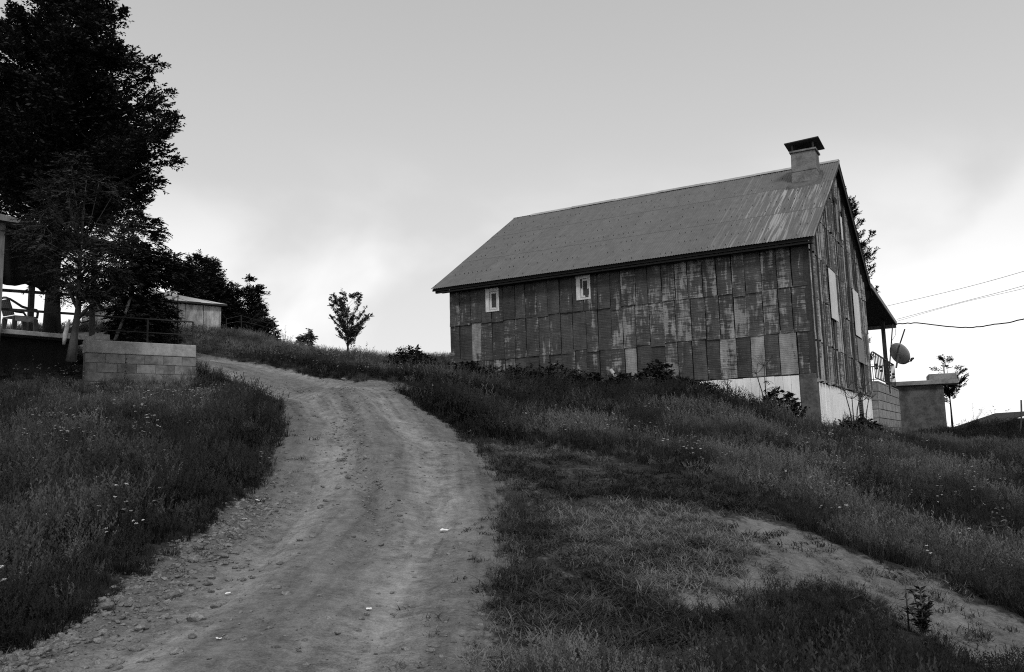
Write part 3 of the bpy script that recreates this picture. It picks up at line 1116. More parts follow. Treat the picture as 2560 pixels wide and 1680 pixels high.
# barge boards on the right gable
m = MB()
m.hexa([(XR - 0.05, -OHE + 0.05, ZE - 0.22), (XR - 0.021, -OHE + 0.05, ZE - 0.22), (XR - 0.021, W / 2, ZR - 0.28), (XR - 0.05, W / 2, ZR - 0.28),
        (XR - 0.05, -OHE + 0.05, ZE - 0.122), (XR - 0.021, -OHE + 0.05, ZE - 0.122), (XR - 0.021, W / 2, ZR - 0.162), (XR - 0.05, W / 2, ZR - 0.162)])
m.build('barge_board', M['timber_dark'], roof)
m = MB()
m.hexa([(XR - 0.05, W / 2 + 0.003, ZR - 0.30), (XR - 0.021, W / 2 + 0.003, ZR - 0.30), (XR - 0.021, YR - 0.05, ZER - 0.26), (XR - 0.05, YR - 0.05, ZER - 0.26),
        (XR - 0.05, W / 2 + 0.003, ZR - 0.162), (XR - 0.021, W / 2 + 0.003, ZR - 0.162), (XR - 0.021, YR - 0.05, ZER - 0.142), (XR - 0.05, YR - 0.05, ZER - 0.142)])
m.build('barge_board', M['timber_dark'], roof)
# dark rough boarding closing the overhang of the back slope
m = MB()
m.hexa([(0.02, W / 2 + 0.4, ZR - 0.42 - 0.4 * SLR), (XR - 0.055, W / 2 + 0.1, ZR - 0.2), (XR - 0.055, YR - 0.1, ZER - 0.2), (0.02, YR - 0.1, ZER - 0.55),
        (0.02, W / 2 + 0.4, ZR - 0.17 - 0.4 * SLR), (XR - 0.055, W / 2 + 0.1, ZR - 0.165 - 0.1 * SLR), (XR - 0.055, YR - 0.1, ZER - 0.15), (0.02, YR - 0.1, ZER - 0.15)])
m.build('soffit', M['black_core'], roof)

# chimney
chim = MB()
cx0, cx1, cy0, cy1 = -1.08, -0.20, 4.40, 5.25
zt_c = 10.42
zf, zk = ZT + SL * cy0, ZT + SL * cy1
chim.hexa([(cx0 - 0.04, cy0 - 0.10, zf - 0.5), (cx1 + 0.05, cy0 - 0.10, zf - 0.5), (cx1 + 0.05, cy1, zk - 0.5), (cx0 - 0.04, cy1, zk - 0.5),
           (cx0, cy0, zf + 0.45), (cx1, cy0, zf + 0.45), (cx1, cy1, zf + 0.45), (cx0, cy1, zf + 0.45)])
chim.hexa([(cx0, cy0, zf + 0.451), (cx1, cy0, zf + 0.451), (cx1, cy1, zf + 0.451), (cx0, cy1, zf + 0.451),
           (cx0 + 0.02, cy0 + 0.02, zt_c), (cx1 - 0.02, cy0 + 0.02, zt_c), (cx1 - 0.02, cy1 - 0.02, zt_c), (cx0 + 0.02, cy1 - 0.02, zt_c)])
M['chimney_render'] = plain('chimney_render', 0.10, 0.22, 3.0, 0.95, bump=0.7, bdist=0.02)
chimney = chim.build('chimney', M['chimney_render'], barn, bevel=0.03)
MB().box(cx0 - 0.03, cx1 + 0.03, cy0 - 0.03, cy1 + 0.03, zt_c + 0.001, zt_c + 0.07).build('chimney_rim', M['concrete_dark'], chimney, bevel=0.01)
m = MB()                                       # mortar skirt round the foot
m.hexa([(cx0 - 0.24, cy0 - 0.52, zf - 0.42), (cx1 + 0.20, cy0 - 0.46, zf - 0.40), (cx1 + 0.12, cy1 - 0.1, zk - 0.15), (cx0 - 0.12, cy1 - 0.1, zk - 0.15),
        (cx0 - 0.14, cy0 - 0.42, zf - 0.19), (cx1 + 0.15, cy0 - 0.36, zf - 0.15), (cx1 + 0.10, cy1 - 0.1, zk + 0.05), (cx0 - 0.07, cy1 - 0.1, zk + 0.05)])
m.build('chimney_flashing', M['pier'], chimney, bevel=0.03)
for (xx, yy, zc) in ((cx0 + 0.08, cy0 + 0.08, 0.30), (cx1 - 0.08, cy0 + 0.08, 0.31), (cx0 + 0.08, cy1 - 0.08, 0.25), (cx1 - 0.08, cy1 - 0.08, 0.26)):
    MB().box(xx - 0.028, xx + 0.028, yy - 0.028, yy + 0.028, zt_c + 0.072, zt_c + zc).build('cap_leg', M['iron_grey'], chimney)
m = MB()
za, zb2 = zt_c + 0.34, zt_c + 0.25
m.hexa([(cx0 - 0.15, cy0 - 0.20, za - 0.03), (cx1 + 0.17, cy0 - 0.20, za + 0.01), (cx1 + 0.17, cy1 + 0.22, zb2 + 0.02), (cx0 - 0.16, cy1 + 0.22, zb2),
        (cx0 - 0.15, cy0 - 0.20, za + 0.005), (cx1 + 0.17, cy0 - 0.20, za + 0.045), (cx1 + 0.17, cy1 + 0.22, zb2 + 0.055), (cx0 - 0.16, cy1 + 0.22, zb2 + 0.035)])
m.build('chimney_cap', M['timber_dark'], chimney)

# back porch: deep roof, terrace wall of concrete courses, posts and railing
PY0, PY1 = YR - 0.25, 22.2
PZ0, PZ1 = 6.62, 6.10
PXR = 0.34
m = MB()
m.hexa([(-7, PY0, PZ0 - 0.10), (PXR, PY0, PZ0 - 0.10), (PXR, PY1, PZ1 - 0.10), (-7, PY1, PZ1 - 0.10), (-7, PY0, PZ0), (PXR, PY0, PZ0), (PXR, PY1, PZ1), (-7, PY1, PZ1)])
porch = m.build('porch_roof', M['timber_dark'], barn)
m = MB()
m.hexa([(PXR + 0.001, PY0 - 0.5, PZ0 - 0.13), (PXR + 0.05, PY0 - 0.5, PZ0 - 0.13), (PXR + 0.05, PY1, PZ1 - 0.16), (PXR + 0.001, PY1, PZ1 - 0.16),
        (PXR + 0.001, PY0 - 0.5, PZ0 + 0.07), (PXR + 0.05, PY0 - 0.5, PZ0 + 0.07), (PXR + 0.05, PY1, PZ1 + 0.03), (PXR + 0.001, PY1, PZ1 + 0.03)])
m.build('fascia', M['board_grey'], porch)
MB().box(-7, PXR, PY1 + 0.001, PY1 + 0.04, PZ1 - 0.30, PZ1 + 0.01).build('fascia', M['board_grey'], porch)
terr = MB().box(-7, 0.26, 12.55, 20.7, -0.8, 2.30).build('terrace', M['mortar'], barn)
TZ = np.linspace(-0.62, 2.40, 9)
for i in range(8):
    d = 0.004 * ((i * 7) % 3)
    jx = rs.uniform(-0.01, 0.01)
    MB().box(0.262, 0.32 + d, 12.52, 20.75, TZ[i] + 0.012, TZ[i + 1] - 0.012).build('concrete_course', M['terrace'], terr, bevel=0.012)
    MB().box(-0.02, 0.258, 12.48 - d, 12.548, TZ[i] + 0.012, TZ[i + 1] - 0.012).build('concrete_course', M['terrace'], terr, bevel=0.012)
MB().box(-7, 0.33, 12.56, 20.7, 2.402, 2.47).build('terrace_slab', M['concrete_dark'], terr)
for (xx, yy) in ((-0.12, 20.4), (-6.5, 20.4)):
    MB().box(xx - 0.09, xx + 0.09, yy - 0.09, yy + 0.09, 2.47, 6.1).build('porch_post', M['timber_dark'], barn)
rail = bpy.data.objects.new('railing', None)
link(rail, barn)
RX = 0.22
MB().beam((RX, 12.7, 3.72), (RX, 20.6, 3.72), 0.05, 0.05).build('top_rail', M['iron'], rail)
MB().beam((RX, 12.7, 2.62), (RX, 20.6, 2.62), 0.04, 0.04).build('bottom_rail', M['iron'], rail)
MB().beam((RX - 0.05, 20.6, 3.72), (-6.5, 20.6, 3.72), 0.05, 0.05).build('top_rail', M['iron'], rail)
MB().beam((RX - 0.05, 20.6, 3.05), (-6.5, 20.6, 3.05), 0.03, 0.03).build('bottom_rail', M['iron'], rail)
for i in range(15):
    yy = 12.75 + i * 0.56
    MB().box(RX - 0.018, RX + 0.018, yy - 0.018, yy + 0.018, 2.645, 3.69).build('baluster', M['iron'], rail)
    if i % 3 == 1:
        for zz in (3.02, 3.18):
            MB().box(RX - 0.05, RX + 0.05, yy - 0.06, yy + 0.06, zz, zz + 0.09).build('ornament', M['iron'], rail)
for i in range(8):
    xx = RX - 0.4 - i * 0.62
    MB().box(xx - 0.016, xx + 0.016, 20.585, 20.615, 2.48, 3.69).build('baluster', M['iron'], rail)
MB().beam((RX, 16.6, 2.0), (0.30, 20.9, 5.85), 0.05, 0.05).build('rail_strut', M['iron'], rail)
MB().beam((0.345, 16.6, 2.1), (0.345, 16.6, 3.75), 0.06, 0.06).build('rail_strut', M['iron'], rail)
# ------------------------------------------------------------------ things round the barn
def world_tube(name, pts, rad, mat, label, cat, n=5, group=None):
    base_ = np.array(pts[0], float)
    o = MB().tube([np.array(p) - base_ for p in pts], rad, n).build(name, mat, None, True)
    o.location = V(base_)
    return tag(o, label, cat, group)


# satellite dish on the terrace corner
dc = P(2247, 886, 44.0)
dish = empty('satellite_dish', P(2240, 915, 44.0), 0, 'grey satellite dish on a slanted pole at the terrace corner', 'satellite dish')
dl = V(dc) - dish.location
aim = Vector((0.80, 0.42, 0.42)).normalized()
sx = aim.cross(Vector((0, 0, 1))).normalized()
sy = sx.cross(aim).normalized()
m = MB()
rings, seg = 6, 28
vv, ff = [], []
for i in range(rings + 1):
    rr = 0.60 * i / rings
    for j in range(seg):
        a = 2 * math.pi * j / seg
        p = dl + sx * (rr * 0.94 * math.cos(a)) + sy * (rr * math.sin(a)) + aim * (0.42 * rr * rr - 0.05)
        vv.append(tuple(p))
n0 = len(vv)
for i in range(rings + 1):
    for j in range(seg):
        p = Vector(vv[i * seg + j]) - aim * 0.012
        vv.append(tuple(p))
for i in range(rings):
    for j in range(seg):
        a, c = i * seg + j, i * seg + (j + 1) % seg
        ff.append((a, c, c + seg, a + seg))
        ff.append((n0 + a, n0 + a + seg, n0 + c + seg, n0 + c))
for j in range(seg):
    a, c = rings * seg + j, rings * seg + (j + 1) % seg
    ff.append((a, c, n0 + c, n0 + a))
m.add(vv, ff).build('reflector', M['dish'], dish, True)
foot = dl + sy * (-0.58) + aim * 0.08
tip = V(P(2279, 902, 43.6)) - dish.location
MB().tube([foot, tip], 0.022, 6).build('feed_arm', M['iron_grey'], dish)
MB().tube([tip - Vector((0.05, 0, 0.02)), tip + Vector((0.02, 0, 0.10)), tip + Vector((0.12, 0.02, 0.13))], [0.05, 0.07, 0.05], 8).build('receiver', M['iron'], dish, True)
MB().tube([V(P(2262, 823, 43.8)) - dish.location, V(P(2243, 880, 43.75)) - dish.location, V(P(2238, 896, 43.75)) - dish.location], 0.035, 6).build('mast', M['iron'], dish)
MB().beam(dl - aim * 0.03, Vector((0, 0, -0.1)), 0.07, 0.07).build('bracket', M['iron_grey'], dish)
MB().beam(dl - aim * 0.03 + sx * 0.1, foot, 0.04, 0.04).build('bracket', M['iron_grey'], dish)

# cables strung from the porch roof to the right
T0 = BW((PXR + 0.05, PY1, PZ1 - 0.1))
def cable(pts, rad, label, wob=0.0, n=5):
    pts = [np.array(p, float) for p in pts]
    q = []
    K = 44
    for i in range(K + 1):
        t = i / K * (len(pts) - 1)
        k = min(int(t), len(pts) - 2)
        f = t - k
        p0, p1, p2, p3 = pts[max(k - 1, 0)], pts[k], pts[k + 1], pts[min(k + 2, len(pts) - 1)]
        p = 0.5 * (2 * p1 + (p2 - p0) * f + (2 * p0 - 5 * p1 + 4 * p2 - p3) * f * f + (3 * p1 - p0 - 3 * p2 + p3) * f ** 3)
        q.append(p + wob * np.array([0, 0, RNG.uniform(-1, 1)]))
    world_tube('power_cable', q, rad, M['iron'], label, 'cable', n)


cable([T0, P(2300, 808, 45), P(2400, 819, 44), P(2480, 812, 43), P(2560, 797, 42), P(2760, 740, 40)], 0.032, 'thick twisted cable sagging from the porch roof corner', 0.018)
cable([P(2205, 768, 46), P(2400, 722, 43), P(2560, 678, 40), P(2760, 615, 37)], 0.010, 'thin upper wire rising to the right above the porch', 0)
cable([T0 + np.array([0, 0, 0.25]), P(2400, 756, 43), P(2560, 714, 40), P(2760, 652, 37)], 0.010, 'thin middle wire running from the porch eave', 0)
cable([T0 + np.array([0, 0, 0.15]), P(2400, 758, 43.2), P(2560, 721, 40.4), P(2760, 668, 37)], 0.008, 'thin lower wire just beneath the middle wire', 0)
cable([P(2236, 812, 44.6), P(2239, 835, 44.4), P(2230, 852, 44.3), P(2233, 866, 44.1)], 0.010, 'short loose lead hanging from the porch eave to the dish', 0)

# concrete water tank behind the terrace
tb = P(2300, 1060, 49.0)
tank = empty('water_tank', (tb[0], tb[1], gz(tb[0], tb[1])), R(-22), 'low concrete water tank with an overhanging slab behind the terrace', 'water tank')
tz0 = tank.location.z
ztp = P(2300, 965, 49.0)[2] - tz0
MB().box(-1.30, 1.30, -0.8, 1.0, -0.8, ztp - 0.002).build('body', M['pier'], tank, bevel=0.03)
MB().box(-1.55, 2.05, -1.05, 1.25, ztp, ztp + 0.24).build('cover_slab', M['terrace'], tank, bevel=0.02)
MB().box(0.60, 2.0, -0.95, 1.1, ztp + 0.242, ztp + 0.58).build('upstand', M['terrace'], tank, bevel=0.02)
MB().box(1.45, 1.52, 0.2, 0.27, ztp + 0.582, ztp + 1.1).build('iron_stub', M['concrete'], tank)

# low shed roof at the right edge, with a stick standing before it
sb = P(2560, 1085, 46.0)
shed2 = empty('stone_shed', (sb[0], sb[1], gz(sb[0], sb[1])), R(10), 'low rough stone hut with a sloping plank roof at the right edge', 'hut')
a0 = V(P(2468, 1064, 45.6)) - shed2.location
a1 = V(P(2580, 1027, 45.6)) - shed2.location
Ri = Matrix.Rotation(-R(10), 4, 'Z')
a0, a1 = Ri @ a0, Ri @ a1
for i in range(6):
    y0 = -0.3 + i * 0.5
    MB().hexa([(a0.x, a0.y + y0, a0.z - 0.07), (a1.x, a1.y + y0, a1.z - 0.07), (a1.x, a1.y + y0 + 0.48, a1.z - 0.07), (a0.x, a0.y + y0 + 0.48, a0.z - 0.07),
               (a0.x, a0.y + y0, a0.z), (a1.x, a1.y + y0, a1.z), (a1.x, a1.y + y0 + 0.48, a1.z), (a0.x, a0.y + y0 + 0.48, a0.z)]).build('roof_plank', M['timber_dark'], shed2)
for i in range(9):
    for j in range(6):
        zz = -0.6 + j * 0.24
        xx = a0.x + 0.45 + i * 0.26 + (0.13 if j % 2 else 0)
        top = a0.z + (a1.z - a0.z) * (xx - a0.x) / (a1.x - a0.x) - 0.1
        if zz + 0.22 > top or xx + 0.25 > a1.x:
            continue
        MB().box(xx, xx + 0.24, a0.y - 0.05 - rs.uniform(0, 0.05), a0.y + 2.4, zz, zz + 0.22).build('wall_stone', M['concrete_dark'] if (i * j) % 3 else M['stone'], shed2, bevel=0.03)
st_ = place(2548, 42.0)
world_tube('stick', [st_ + np.array([0, 0, -0.2]), P(2549, 1085, 42), P(2554, 1040, 42), P(2553, 1000, 42)], [0.055, 0.05, 0.045, 0.04], M['bark'], 'bare upright stick standing before the stone hut', 'stick')
sp = P(2518, 1112, 34.0)
o = MB().tube([(0, 0, -0.4), (0.01, 0, 0.1), (0.0, 0.02, 0.42)], [0.09, 0.085, 0.075], 8).build('fence_stake', M['bark_pale'], None, True)
o.location = V((sp[0], sp[1], gz(sp[0], sp[1])))
tag(o, 'short pale stake in the weeds below the stone hut', 'stake')

# white pipe leaning in the grass against the barn
p0, p1 = BW((-6.50, -0.28, 2.56)), BW((-5.80, -0.75, 1.75))
o = world_tube('drain_pipe', [p0, p0 * 0.5 + p1 * 0.5, p1], 0.062, M['pipe_white'], 'short pale pipe sticking out of the grass at the barn wall', 'pipe', 12)

# ------------------------------------------------------------------ left: pavilion, retaining wall, shed
fa, fb = P(12, 822, 21.6), P(250, 838, 23.5)
fdir = (fb - fa) / np.linalg.norm(fb - fa)
frz = math.atan2(fdir[1], fdir[0])
pav = empty('pavilion', (fa[0], fa[1], gz(fa[0], fa[1])), frz, 'dark open garden pavilion on a concrete slab under the tall tree', 'pavilion')
pz = fa[2] - pav.location.z
flen = float(np.hypot(*(fb - fa)[:2]))


def PAV(px, py, ly=0.0):
    """sight line to the pavilion's own vertical plane at depth ly"""
    q = ray(px, py)
    c, s = math.cos(frz), math.sin(frz)
    ox, oy = pav.location.x, pav.location.y
    d = np.array([c * q[0] + s * q[1], -s * q[0] + c * q[1], q[2]])
    o_ = np.array([-(c * ox + s * oy), s * ox - c * oy, -pav.location.z])
    return o_ + (ly - o_[1]) / d[1] * d


MB().box(-3.2, flen, 0.0, 4.6, pz - 0.12, pz).build('floor_slab', M['concrete'], pav, bevel=0.015)
MB().box(-3.2, flen - 0.5, 0.55, 4.4, pz - 1.6, pz - 0.122).build('slab_shade', M['black_core'], pav)  # black block standing for the shade in the void under the slab
a = PAV(8, 560, -0.15)
MB().box(a[0] - 0.16, a[0] + 0.03, -0.24, -0.06, pz - 1.2, PAV(8, 552, -0.15)[2]).build('post', M['timber'], pav, bevel=0.012)
a = PAV(230, 820, 0.2)
MB().box(a[0] - 0.06, a[0] + 0.06, 0.14, 0.26, pz + 0.001, PAV(230, 590, 0.2)[2]).build('post', M['timber_dark'], pav, bevel=0.01)
a = PAV(75, 800, 3.8)
MB().box(a[0] - 0.07, a[0] + 0.07, 3.7, 3.85, pz + 0.001, PAV(75, 640, 3.8)[2]).build('post', M['timber_dark'], pav, bevel=0.01)
for (l, r_, hgt_) in (((16, 731), (230, 741), 0.075), ((16, 777), (230, 788), 0.06)):
    A_, B_ = PAV(l[0], l[1], 0.18), PAV(r_[0], r_[1], 0.18)
    MB().beam(A_ - np.array([0.8, 0, -0.01]), B_ - np.array([0.07, 0, 0]), 0.05, hgt_).build('rail', M['timber_dark'], pav)
# roof with pale edge, and a dark tarpaulin hanging inside
e0, e1 = PAV(-80, 522, -0.45), PAV(292, 612, -0.45)
for i in range(7):
    t0, t1 = i / 7, (i + 1) / 7 - 0.006
    q0, q1 = e0 + (e1 - e0) * t0, e0 + (e1 - e0) * t1
    bk = np.array([0.0, 5.4, 0.5])
    MB().hexa([q0, q1, q1 + bk, q0 + bk, q0 + np.array([0, 0, 0.06]), q1 + np.array([0, 0, 0.06]), q1 + bk + np.array([0, 0, 0.06]), q0 + bk + np.array([0, 0, 0.06])]).build('roof_board', M['timber_dark'], pav)
q0, q1 = e0, PAV(50, 553, -0.45)
MB().hexa([q0 + np.array([0, -0.04, -0.16]), q1 + np.array([0, -0.04, -0.06]), q1 + np.array([0, -0.005, -0.06]), q0 + np.array([0, -0.005, -0.16]),
           q0 + np.array([0, -0.04, 0.08]), q1 + np.array([0, -0.04, 0.05]), q1 + np.array([0, -0.005, 0.05]), q0 + np.array([0, -0.005, 0.08])]).build('fascia', M['timber'], pav)
m = MB()
vv, ff = [], []
nn = 26
for i in range(nn + 1):
    t = i / nn
    px = 4 + t * 122
    top = PAV(px, 545 + 0.2 * px, 0.7)
    bot = PAV(px, 706 + 20 * t + 5 * math.sin(t * 9) + (-10 * math.exp(-((t - 0.97) / 0.05) ** 2)), 0.7)
    for q in range(6):
        f = q / 5
        p = bot + (top - bot) * f
        wav = 0.07 * math.sin(t * 24 + f * 2)
        vv.append((p[0], p[1] + wav, p[2]))
for i in range(nn):
    for q in range(5):
        a = i * 6 + q
        ff.append((a, a + 6, a + 7, a + 1))
o = m.add(vv, ff).build('tarpaulin', M['tarp'], pav, True)
so = o.modifiers.new('thick', 'SOLIDIFY')
so.thickness = 0.01
# back wall of the pavilion's dark corner and roof beams
A_, B_ = PAV(120, 575, 0.6), PAV(290, 612, 0.6)
MB().hexa([A_ + np.array([0, 0, -0.35]), B_ + np.array([0, 0, -0.28]), B_ + np.array([0, 0.1, -0.28]), A_ + np.array([0, 0.1, -0.35]), A_, B_, B_ + np.array([0, 0.1, 0]), A_ + np.array([0, 0.1, 0])]).build('beam', M['timber_dark'], pav)

# moulded plastic chair on the slab
cb = PAV(48, 815, 0.75)
cw_ = np.array([pav.location.x + math.cos(frz) * cb[0] - math.sin(frz) * cb[1], pav.location.y + math.sin(frz) * cb[0] + math.cos(frz) * cb[1], pav.location.z + pz + 0.003])
chair = empty('garden_chair', cw_, frz + R(8), 'dark moulded plastic armchair behind the pavilion rails', 'chair')
for (x0, y0) in ((-0.25, -0.24), (-0.25, 0.24), (0.27, -0.26), (0.27, 0.26)):
    MB().hexa([(x0 * 1.1 - 0.045, y0 - 0.03, 0), (x0 * 1.1 + 0.045, y0 - 0.03, 0), (x0 * 1.1 + 0.045, y0 + 0.03, 0), (x0 * 1.1 - 0.045, y0 + 0.03, 0),
               (x0 - 0.06, y0 - 0.03, 0.40), (x0 + 0.06, y0 - 0.03, 0.40), (x0 + 0.06, y0 + 0.03, 0.40), (x0 - 0.06, y0 + 0.03, 0.40)]).build('leg', M['plastic_dark'], chair)
m = MB()
vv, ff = [], []
for i in range(7):
    for j in range(7):
        u, t = i / 6, j / 6
        vv.append((-0.29 + 0.60 * u, (-0.28 + 0.56 * t), 0.44 + 0.02 * u - 0.03 * math.sin(math.pi * u) * math.sin(math.pi * t)))
for i in range(6):
    for j in range(6):
        a = i * 7 + j
        ff.append((a, a + 7, a + 8, a + 1))
o = m.add(vv, ff).build('seat', M['concrete_dark'], chair, True)
o.modifiers.new('t', 'SOLIDIFY').thickness = 0.03
MB().box(-0.28, 0.30, -0.285, -0.26, 0.30, 0.425).build('apron', M['concrete_dark'], chair)
for k in range(6):
    t = (k - 2.5) * 0.085
    MB().hexa([(-0.30, t - 0.033, 0.46), (-0.27, t - 0.033, 0.46), (-0.27, t + 0.033, 0.46), (-0.30, t + 0.033, 0.46),
               (-0.44, t * 0.9 - 0.03, 0.86), (-0.41, t * 0.9 - 0.03, 0.86), (-0.41, t * 0.9 + 0.03, 0.86), (-0.44, t * 0.9 + 0.03, 0.86)]).build('back_slat', M['plastic_dark'], chair)
MB().tube([(-0.425, -0.25, 0.85), (-0.44, -0.12, 0.90), (-0.445, 0, 0.915), (-0.44, 0.12, 0.90), (-0.425, 0.25, 0.85)], 0.03, 8).build('back_rail', M['plastic_dark'], chair, True)
for s in (-1, 1):
    MB().tube([(-0.43, 0.25 * s, 0.86), (-0.30, 0.29 * s, 0.78), (-0.12, 0.31 * s, 0.68), (0.08, 0.31 * s, 0.645), (0.27, 0.30 * s, 0.64), (0.32, 0.28 * s, 0.56), (0.31, 0.27 * s, 0.42)], [0.03, 0.032, 0.035, 0.035, 0.034, 0.03, 0.03], 8).build('armrest', M['plastic_dark'], chair, True)

# retaining wall: poured cap over hollow-block courses
ra, rb = P(215, 848, 21.9), P(491, 865, 23.7)
rdir = math.atan2(rb[1] - ra[1], rb[0] - ra[0])
rlen = float(np.hypot(rb[0] - ra[0], rb[1] - ra[1]))
rw = empty('retaining_wall', (ra[0], ra[1], ra[2] - 1.5), rdir, 'grey block retaining wall with a poured concrete cap left of the road', 'wall')
rw['kind'] = 'thing'
MB().box(0.0, rlen, 0.0, 0.34, 1.16, 1.5).build('concrete_cap', M['concrete'], rw, bevel=0.02)
MB().box(0.02, rlen - 0.03, 0.03, 0.30, -0.6, 1.158).build('block_core', M['mortar'], rw)
for j in range(5):
    zt_ = 1.15 - j * 0.245
    xx = -0.2 if j % 2 else 0.0
    while xx < rlen - 0.02:
        x0, x1 = max(xx, 0.0), min(xx + 0.485, rlen - 0.012)
        if x1 - x0 > 0.05:
            MB().box(x0 + 0.003, x1 - 0.003, 0.008 + rs.uniform(0.0, 0.012), 0.029, zt_ - 0.238, zt_ - 0.003).build('concrete_block', M['concrete_dark'], rw, bevel=0.008)
        xx += 0.49
for j in range(5):
    zt_ = 1.15 - j * 0.245
    MB().box(rlen - 0.029, rlen + rs.uniform(0, 0.008), 0.012, 0.31, zt_ - 0.232, zt_ - 0.004).build('concrete_block', M['concrete_dark'], rw, bevel=0.008)
MB().box(0.22, 0.58, 0.02, 0.4, 1.502, 1.66).build('step_block', M['concrete'], rw, bevel=0.02)

# pipe handrail behind the wall
h0, h1 = P(236, 789, 23.7), P(483, 805, 24.8)
l0, l1 = P(236, 824, 23.7), P(483, 838, 24.8)
hr_ = empty('handrail', (h1[0], h1[1], gz(h1[0], h1[1])), 0, 'thin iron pipe handrail above the retaining wall', 'railing')
ho = np.array(hr_.location)
MB().tube([h0 - ho, h1 - ho], 0.022, 6).build('top_rail', M['iron'], hr_)
MB().tube([l0 - ho, l1 - ho], 0.018, 6).build('lower_rail', M['iron'], hr_)
for t in (0.53, 1.0):
    q = h0 + (h1 - h0) * t
    MB().tube([q - ho, np.array([q[0], q[1], P(420, 872, 24.3)[2] - 0.3]) - ho], 0.024, 6).build('post', M['iron'], hr_)
g0, g1 = P(165, 815, 23.9), P(232, 800, 23.7)
MB().tube([g0 - ho, g1 - ho], 0.02, 6).build('brace', M['iron'], hr_)

# whitewashed shed with low hipped roof up the hill
sc_, sr_, sl_ = P(368, 752, 34.0), P(553, 766, 35.8), P(205, 787, 36.9)
ztop_ = sc_[2]
base_z = gz(sr_[0], sr_[1]) - 0.5
shed = empty('shed', (sc_[0], sc_[1], gz(sc_[0], sc_[1])), 0, 'pale boarded shed with a low tin roof behind the dark bushes', 'shed')
so_ = np.array(shed.location)
c2, r2, l2 = sc_[:2], sr_[:2], sl_[:2]
f2 = r2 + l2 - c2


def q3(p, z):
    return np.array([p[0], p[1], z]) - so_


MB().hexa([q3(c2, base_z), q3(r2, base_z), q3(f2, base_z), q3(l2, base_z), q3(c2, ztop_), q3(r2, ztop_), q3(f2, ztop_), q3(l2, ztop_)]).build('wall', M['black_core'], shed)
for (pa, pb) in ((c2, r2), (l2, c2)):
    e = pb - pa
    ln = np.hypot(*e)
    nrm = np.array([e[1], -e[0]]) / ln
    k = int(ln / 0.62)
    for i in range(k):
        u0, u1 = pa + e * (i / k + 0.004), pa + e * ((i + 1) / k - 0.004)
        t = 0.02 + rs.uniform(0, 0.015)
        MB().hexa([q3(u0 + nrm * 0.003, base_z), q3(u1 + nrm * 0.003, base_z), q3(u1 + nrm * t, base_z), q3(u0 + nrm * t, base_z),
                   q3(u0 + nrm * 0.003, ztop_ - 0.02), q3(u1 + nrm * 0.003, ztop_ - 0.02), q3(u1 + nrm * t, ztop_ - 0.02), q3(u0 + nrm * t, ztop_ - 0.02)]).build('wall_panel', M['shed_wall'], shed)
cen = (r2 + l2) / 2


def ex_(p):
    return p + (p - cen) / np.hypot(*(p - cen)) * 0.28


ap = np.array([*(cen + (c2 - cen) * 0.0), ztop_ + 0.85])
rp = [ex_(c2), ex_(r2), ex_(f2), ex_(l2)]
rf = MB().hexa([q3(p, ztop_ + 0.0) for p in rp] + [q3(p, ztop_ + 0.06) for p in rp]).build('roof', M['timber_dark'], shed)
for k in range(4):
    A2, B2 = rp[k], rp[(k + 1) % 4]
    nsheet = 6
    for i in range(nsheet):
        t0, t1 = i / nsheet, (i + 1) / nsheet
        u0, u1 = A2 + (B2 - A2) * t0, A2 + (B2 - A2) * t1
        dz = 0.065 + 0.012 * (i % 2)
        mid = 0.5
        # each sheet runs from the eave to the hip lines
        h0_, h1_ = 1 - abs(2 * t0 - 1), 1 - abs(2 * t1 - 1)
        cpt = lambda t: A2 + (B2 - A2) * t
        apx = ap[:2]
        def up(t):
            h = 1 - abs(2 * t - 1)
            b0 = cpt(0.0) if t < 0.5 else cpt(1.0)
            return b0 + (apx - b0) * h, ztop_ + dz + 0.85 * h
        (pa0, za0), (pa1, za1) = up(t0), up(t1)
        vs4 = [q3(u0, ztop_ + dz), q3(u1, ztop_ + dz), q3(pa1, za1), q3(pa0, za0)]
        MB().add(vs4, [(0, 1, 2, 3)]).build('roof_sheet', M['shed_roof'], rf)

# wire trellis right of the shed
tr = empty('wire_fence', place(620, 38.5), 0, 'thin wire fence on iron posts beside the shed', 'fence')
to_ = np.array(tr.location)
posts = [(566, 797, 845, 37.5), (603, 788, 842, 38.5), (683, 806, 866, 39.5)]
for (px, y0, y1, d) in posts:
    a_, b_ = P(px, y0, d), P(px + 1, y1 + 25, d)
    MB().tube([a_ - to_, b_ - to_], 0.022, 5).build('post', M['iron'], tr)
for ya, yb, yc in ((797, 789, 812), (809, 803, 822), (845, 838, 848)):
    MB().tube([P(566, ya, 37.5) - to_, P(603, yb, 38.5) - to_, P(683, yc, 39.5) - to_], 0.012, 4).build('wire', M['iron'], tr)
gt = empty('wire_gate', place(690, 39.0), 0, 'small barred iron gate at the end of the wire fence', 'gate')
go = np.array(gt.location)
for px in (685, 689, 693):
    MB().tube([P(px, 841, 39.0) - go, P(px + 1, 880, 39.0) - go], 0.014, 4).build('bar', M['iron'], gt)
MB().tube([P(676, 840, 39.0) - go, P(694, 843, 39.0) - go], 0.016, 4).build('rail', M['iron'], gt)

# leaning prop in the bush
pa_, pb_ = P(328, 739, 25.6), P(288, 850, 25.0)
world_tube('leaning_pole', [pb_, pa_ * 0.5 + pb_ * 0.5 + np.array([0.02, 0, 0]), pa_], [0.05, 0.045, 0.04], M['bark_pale'], 'pale pole leaning in the dark bush behind the handrail', 'pole', 7)
